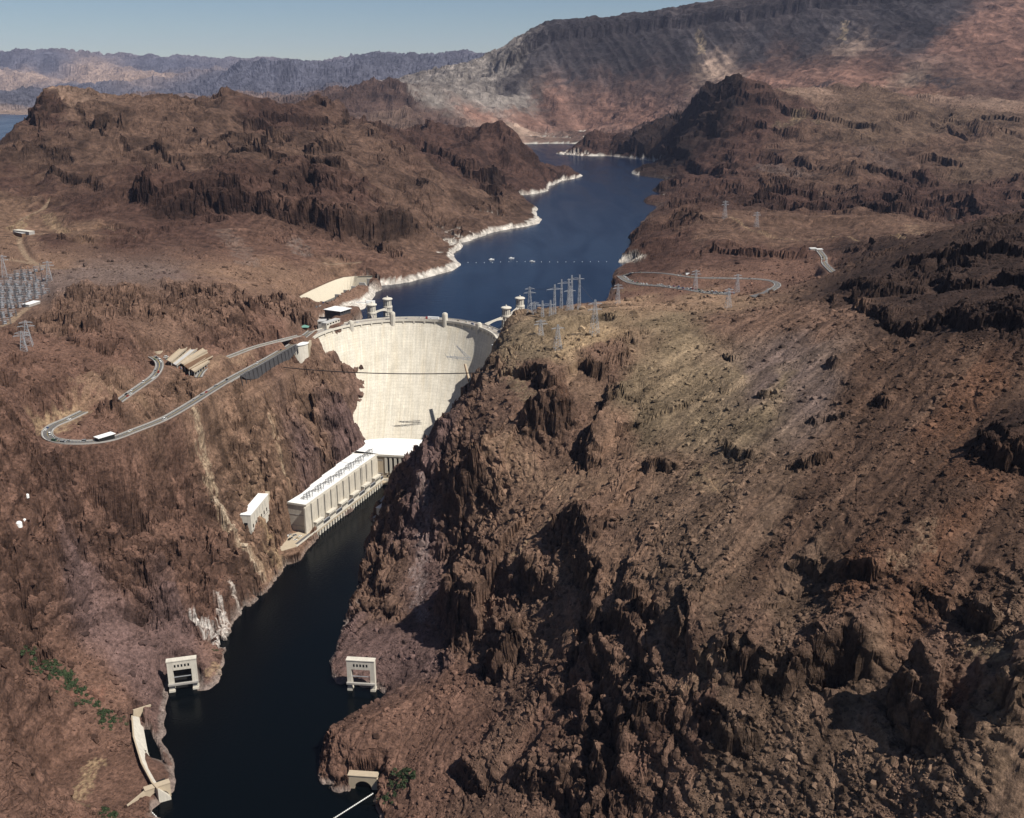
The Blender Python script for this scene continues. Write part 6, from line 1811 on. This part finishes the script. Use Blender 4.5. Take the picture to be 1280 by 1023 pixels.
# ------------------------------------------------------------------ on the water
bu = None
for k in range(18):
    u = 585 + k * 10.2; p = at_z(u, 327.6 + .25 * math.sin(k * .7) + (.8 if k < 4 else 0), LAKE)
    if bu is None:
        q = MB(); q.lathe([(.05, -.6), (.55, -.3), (.65, .3), (.4, .7), (.05, .85)], 12)
        bu = q.build('buoy', M['white'], None); bu.location = p; tag(bu, 'small white buoy in the row strung across the lake', 'buoy', 'buoys strung across the lake')
    else:
        c_ = link_copy(bu); c_.location = p
bt = None
for u, v, a, lab in ((614, 325, .2, 'leftmost white motor boat beyond the buoy row'), (639, 323.4, .1, 'middle white motor boat furthest out beyond the buoys'), (665, 327.4, -.2, 'rightmost white motor boat close to the buoy row')):
    p = at_z(u, v, LAKE)
    if bt is None:
        bt = thing('motor_boat', lab, 'boat', p, a, 'motor boats on the lake')
        q = MB(); q.add([(-5, -1.7, 0), (3, -1.7, 0), (6.4, 0, 0), (3, 1.7, 0), (-5, 1.7, 0), (-5, -2, 1.3), (3, -2, 1.4), (7.2, 0, 1.8), (3, 2, 1.4), (-5, 2, 1.3)], [(4, 3, 2, 1, 0), (5, 6, 7, 8, 9)] + [(i, (i + 1) % 5, 5 + (i + 1) % 5, 5 + i) for i in range(5)]); q.build('hull', M['carwhite'], bt)
        q = MB(); q.box(-2.5, 2, -1.3, 1.3, 1.3, 2.9); q.build('cabin', M['carwhite'], bt)
        q = MB(); q.box(2.0, 2.1, -1.2, 1.2, 1.7, 2.7); q.build('windscreen', M['glass'], bt)
    else:
        dup(bt, p, a, lab)
def boom(p0, p1, n_, lab):
    a = Vector(at_z(p0[0], p0[1], 0)); b = Vector(at_z(p1[0], p1[1], 0))
    g = thing('float_boom', lab, 'boom', tuple(a), 0, 'floating booms')
    d = b - a
    q = MB(); q.beam((0, 0, .15), d + Vector((0, 0, .15)), .25); q.build('cable', M['pale'], g)
    proto = None
    for k in range(n_):
        c_ = d * ((k + .5) / n_); e = d.normalized() * .55
        if proto is None:
            q = MB(); q.beam(-e, e, .7, .8); proto = q.build('float', M['white'], g); proto.location = c_ + Vector((0, 0, .2))
        else:
            f = link_copy(proto, g); f.location = c_ + Vector((0, 0, .2))
boom((467, 992), (412, 1027), 26, 'white float line at the mouth of the right spillway portal')
boom((184, 1010), (204, 1030), 10, 'short float line at the mouth of the left spillway portal')
# ------------------------------------------------------------------ shrubs in the gullies (nobody could count the leaves)
rng = np.random.RandomState(3)
def shrubs(name, areas, leaf_m):
    vs = []; fs = []
    for pts, n_, r0, r1, spread_ in areas:
        for _ in range(n_):
            u, v = pts[rng.randint(len(pts))]
            u += rng.normal(0, spread_); v += rng.normal(0, spread_ * .6)
            x, y, z = hit(u, v); z = ground(x, y)
            r = rng.uniform(r0, r1)
            for _k in range(46):
                d = rng.normal(0, 1, 3); d /= np.linalg.norm(d); d[2] = abs(d[2]) * .8
                c = np.array((x, y, z)) + d * r * rng.uniform(.45, 1.0)
                t = rng.normal(0, 1, 3); t /= np.linalg.norm(t); b = np.cross(d, t); b /= np.linalg.norm(b) + 1e-6
                s = r * rng.uniform(.16, .34)
                o = len(vs)
                vs += [tuple(c + t * s), tuple(c + b * s * .8), tuple(c - t * s), tuple(c - b * s * .8 + d * s * .4)]
                fs.append((o, o + 1, o + 2, o + 3))
    me = bpy.data.meshes.new(name); me.from_pydata(vs, [], fs); me.materials.append(leaf_m); me.update()
    o = bpy.data.objects.new(name, me); COL.objects.link(o); o['kind'] = 'stuff'
    return o
shrubs('green_shrubs', [([(36, 812), (46, 820), (56, 828), (66, 836), (76, 842), (84, 848), (60, 845), (48, 836), (90, 858), (98, 866)], 150, 1.6, 3.4, 6), ([(122, 885), (132, 893), (140, 902), (128, 900), (112, 878)], 50, 1.4, 3.0, 5),
                         ([(500, 968), (510, 975), (498, 985), (488, 995), (480, 1003), (515, 968)], 60, 1.2, 2.8, 5), ([(130, 1010), (140, 1018), (125, 1018)], 24, 1.3, 2.6, 3)], M['leaf'])
shrubs('dusty_shrubs', [([(150, 900), (160, 905), (140, 910), (180, 912), (178, 925), (186, 935)], 40, .8, 1.8, 5), ([(276, 800), (270, 812)], 10, .8, 1.4, 3), ([(490, 975), (470, 1005)], 16, .8, 1.8, 6), ([(100, 880), (80, 862)], 20, 1, 2.2, 6)], M['leaf2'])
# ------------------------------------------------------------------ loose boulders: one scatter of angular stones, sizes of debris on the slopes
def stone(seed):
    r = np.random.RandomState(seed)
    bm = bmesh.new()
    for _ in range(15):
        d = r.normal(0, 1, 3); d /= np.linalg.norm(d); d *= np.array((1, r.uniform(.7, 1), .75)) * r.uniform(.75, 1)
        bm.verts.new(d)
    bmesh.ops.convex_hull(bm, input=bm.verts)
    for v in [v for v in bm.verts if not v.link_faces]: bm.verts.remove(v)
    me = bpy.data.meshes.new('stone'); bm.to_mesh(me); bm.free()
    return me
bm_ = bpy.data.materials.new('boulder rock')
nt, n, l, b = nodes_of(bm_)
at = n.new('ShaderNodeAttribute'); at.attribute_name = 'stone_colour'; at.attribute_type = 'INSTANCER'
l.new(at.outputs['Color'], b.inputs['Base Color']); b.inputs['Roughness'].default_value = .95; b.inputs['Specular IOR Level'].default_value = .15
scol = bpy.data.collections.new('stones')
for k in range(6):
    me = stone(40 + k); me.materials.append(bm_)
    scol.objects.link(bpy.data.objects.new('stone', me))
yv = yf; xv = xf
tv = np.abs(xv / yv)
Rv = F[:, 0]
pr = (yv < 1900) * (tv < .56) * keep * (zf > 1.5) * np.where((yv > 1560) & (zf < LAKE + 12), 0, 1)
pr *= (0.25 + 1.0 * np.clip(.75 - Rv, 0, .7) / .7 + .3 * np.clip(slope, 0, 1)) * (stp < .45)
dn = perlin(xv / 55, yv / 55, 120) + .6 * perlin(xv / 18, yv / 18, 121)
pr *= sstep(-.5, .6, dn) + .12
pr = np.clip(pr, 0, None); pr /= pr.sum()
NB = 115000
ids = rng.choice(len(xv), NB, replace=False, p=pr)
sz = np.minimum(.62 + .46 * rng.pareto(1.8, NB), 4.8) * np.clip(yv[ids] / 800, .7, 1.5)
pme = bpy.data.meshes.new('boulders')
pme.vertices.add(NB)
co = np.stack([xf[ids], yf[ids], zf[ids] - .1 * sz], 1).astype(np.float32)
pme.vertices.foreach_set('co', co.ravel())
a1_ = pme.attributes.new('stone_size', 'FLOAT', 'POINT'); a1_.data.foreach_set('value', sz.astype(np.float32))
rot = np.stack([rng.uniform(-.5, .5, NB), rng.uniform(-.5, .5, NB), rng.uniform(0, 6.28, NB)], 1).astype(np.float32)
a2_ = pme.attributes.new('stone_turn', 'FLOAT_VECTOR', 'POINT'); a2_.data.foreach_set('vector', rot.ravel())
sc_ = C[ids] * rng.choice([.42, .62, .85, 1.05, 1.3], NB, p=[.22, .25, .25, .18, .10])[:, None]
a3_ = pme.attributes.new('stone_colour', 'FLOAT_COLOR', 'POINT'); a3_.data.foreach_set('color', np.concatenate([np.clip(sc_, 0, .7), np.ones((NB, 1))], 1).astype(np.float32).ravel())
bo = bpy.data.objects.new('boulders', pme); COL.objects.link(bo); bo['kind'] = 'stuff'
gn = bpy.data.node_groups.new('scatter stones', 'GeometryNodeTree')
gn.interface.new_socket('Geometry', in_out='INPUT', socket_type='NodeSocketGeometry')
gn.interface.new_socket('Geometry', in_out='OUTPUT', socket_type='NodeSocketGeometry')
gi = gn.nodes.new('NodeGroupInput'); go = gn.nodes.new('NodeGroupOutput')
ip = gn.nodes.new('GeometryNodeInstanceOnPoints'); ci = gn.nodes.new('GeometryNodeCollectionInfo')
ci.inputs['Collection'].default_value = scol; ci.inputs['Separate Children'].default_value = True; ci.inputs['Reset Children'].default_value = True
def named(nm, ty):
    q = gn.nodes.new('GeometryNodeInputNamedAttribute'); q.data_type = ty; q.inputs['Name'].default_value = nm; return q
ns, nr = named('stone_size', 'FLOAT'), named('stone_turn', 'FLOAT_VECTOR')
L_ = gn.links.new
L_(gi.outputs[0], ip.inputs['Points']); L_(ci.outputs[0], ip.inputs['Instance']); ip.inputs['Pick Instance'].default_value = True
L_(ns.outputs['Attribute'], ip.inputs['Scale']); L_(nr.outputs['Attribute'], ip.inputs['Rotation']); L_(ip.outputs[0], go.inputs[0])
md = bo.modifiers.new('scatter', 'NODES'); md.node_group = gn
print('done', round(time.time() - T0, 1))
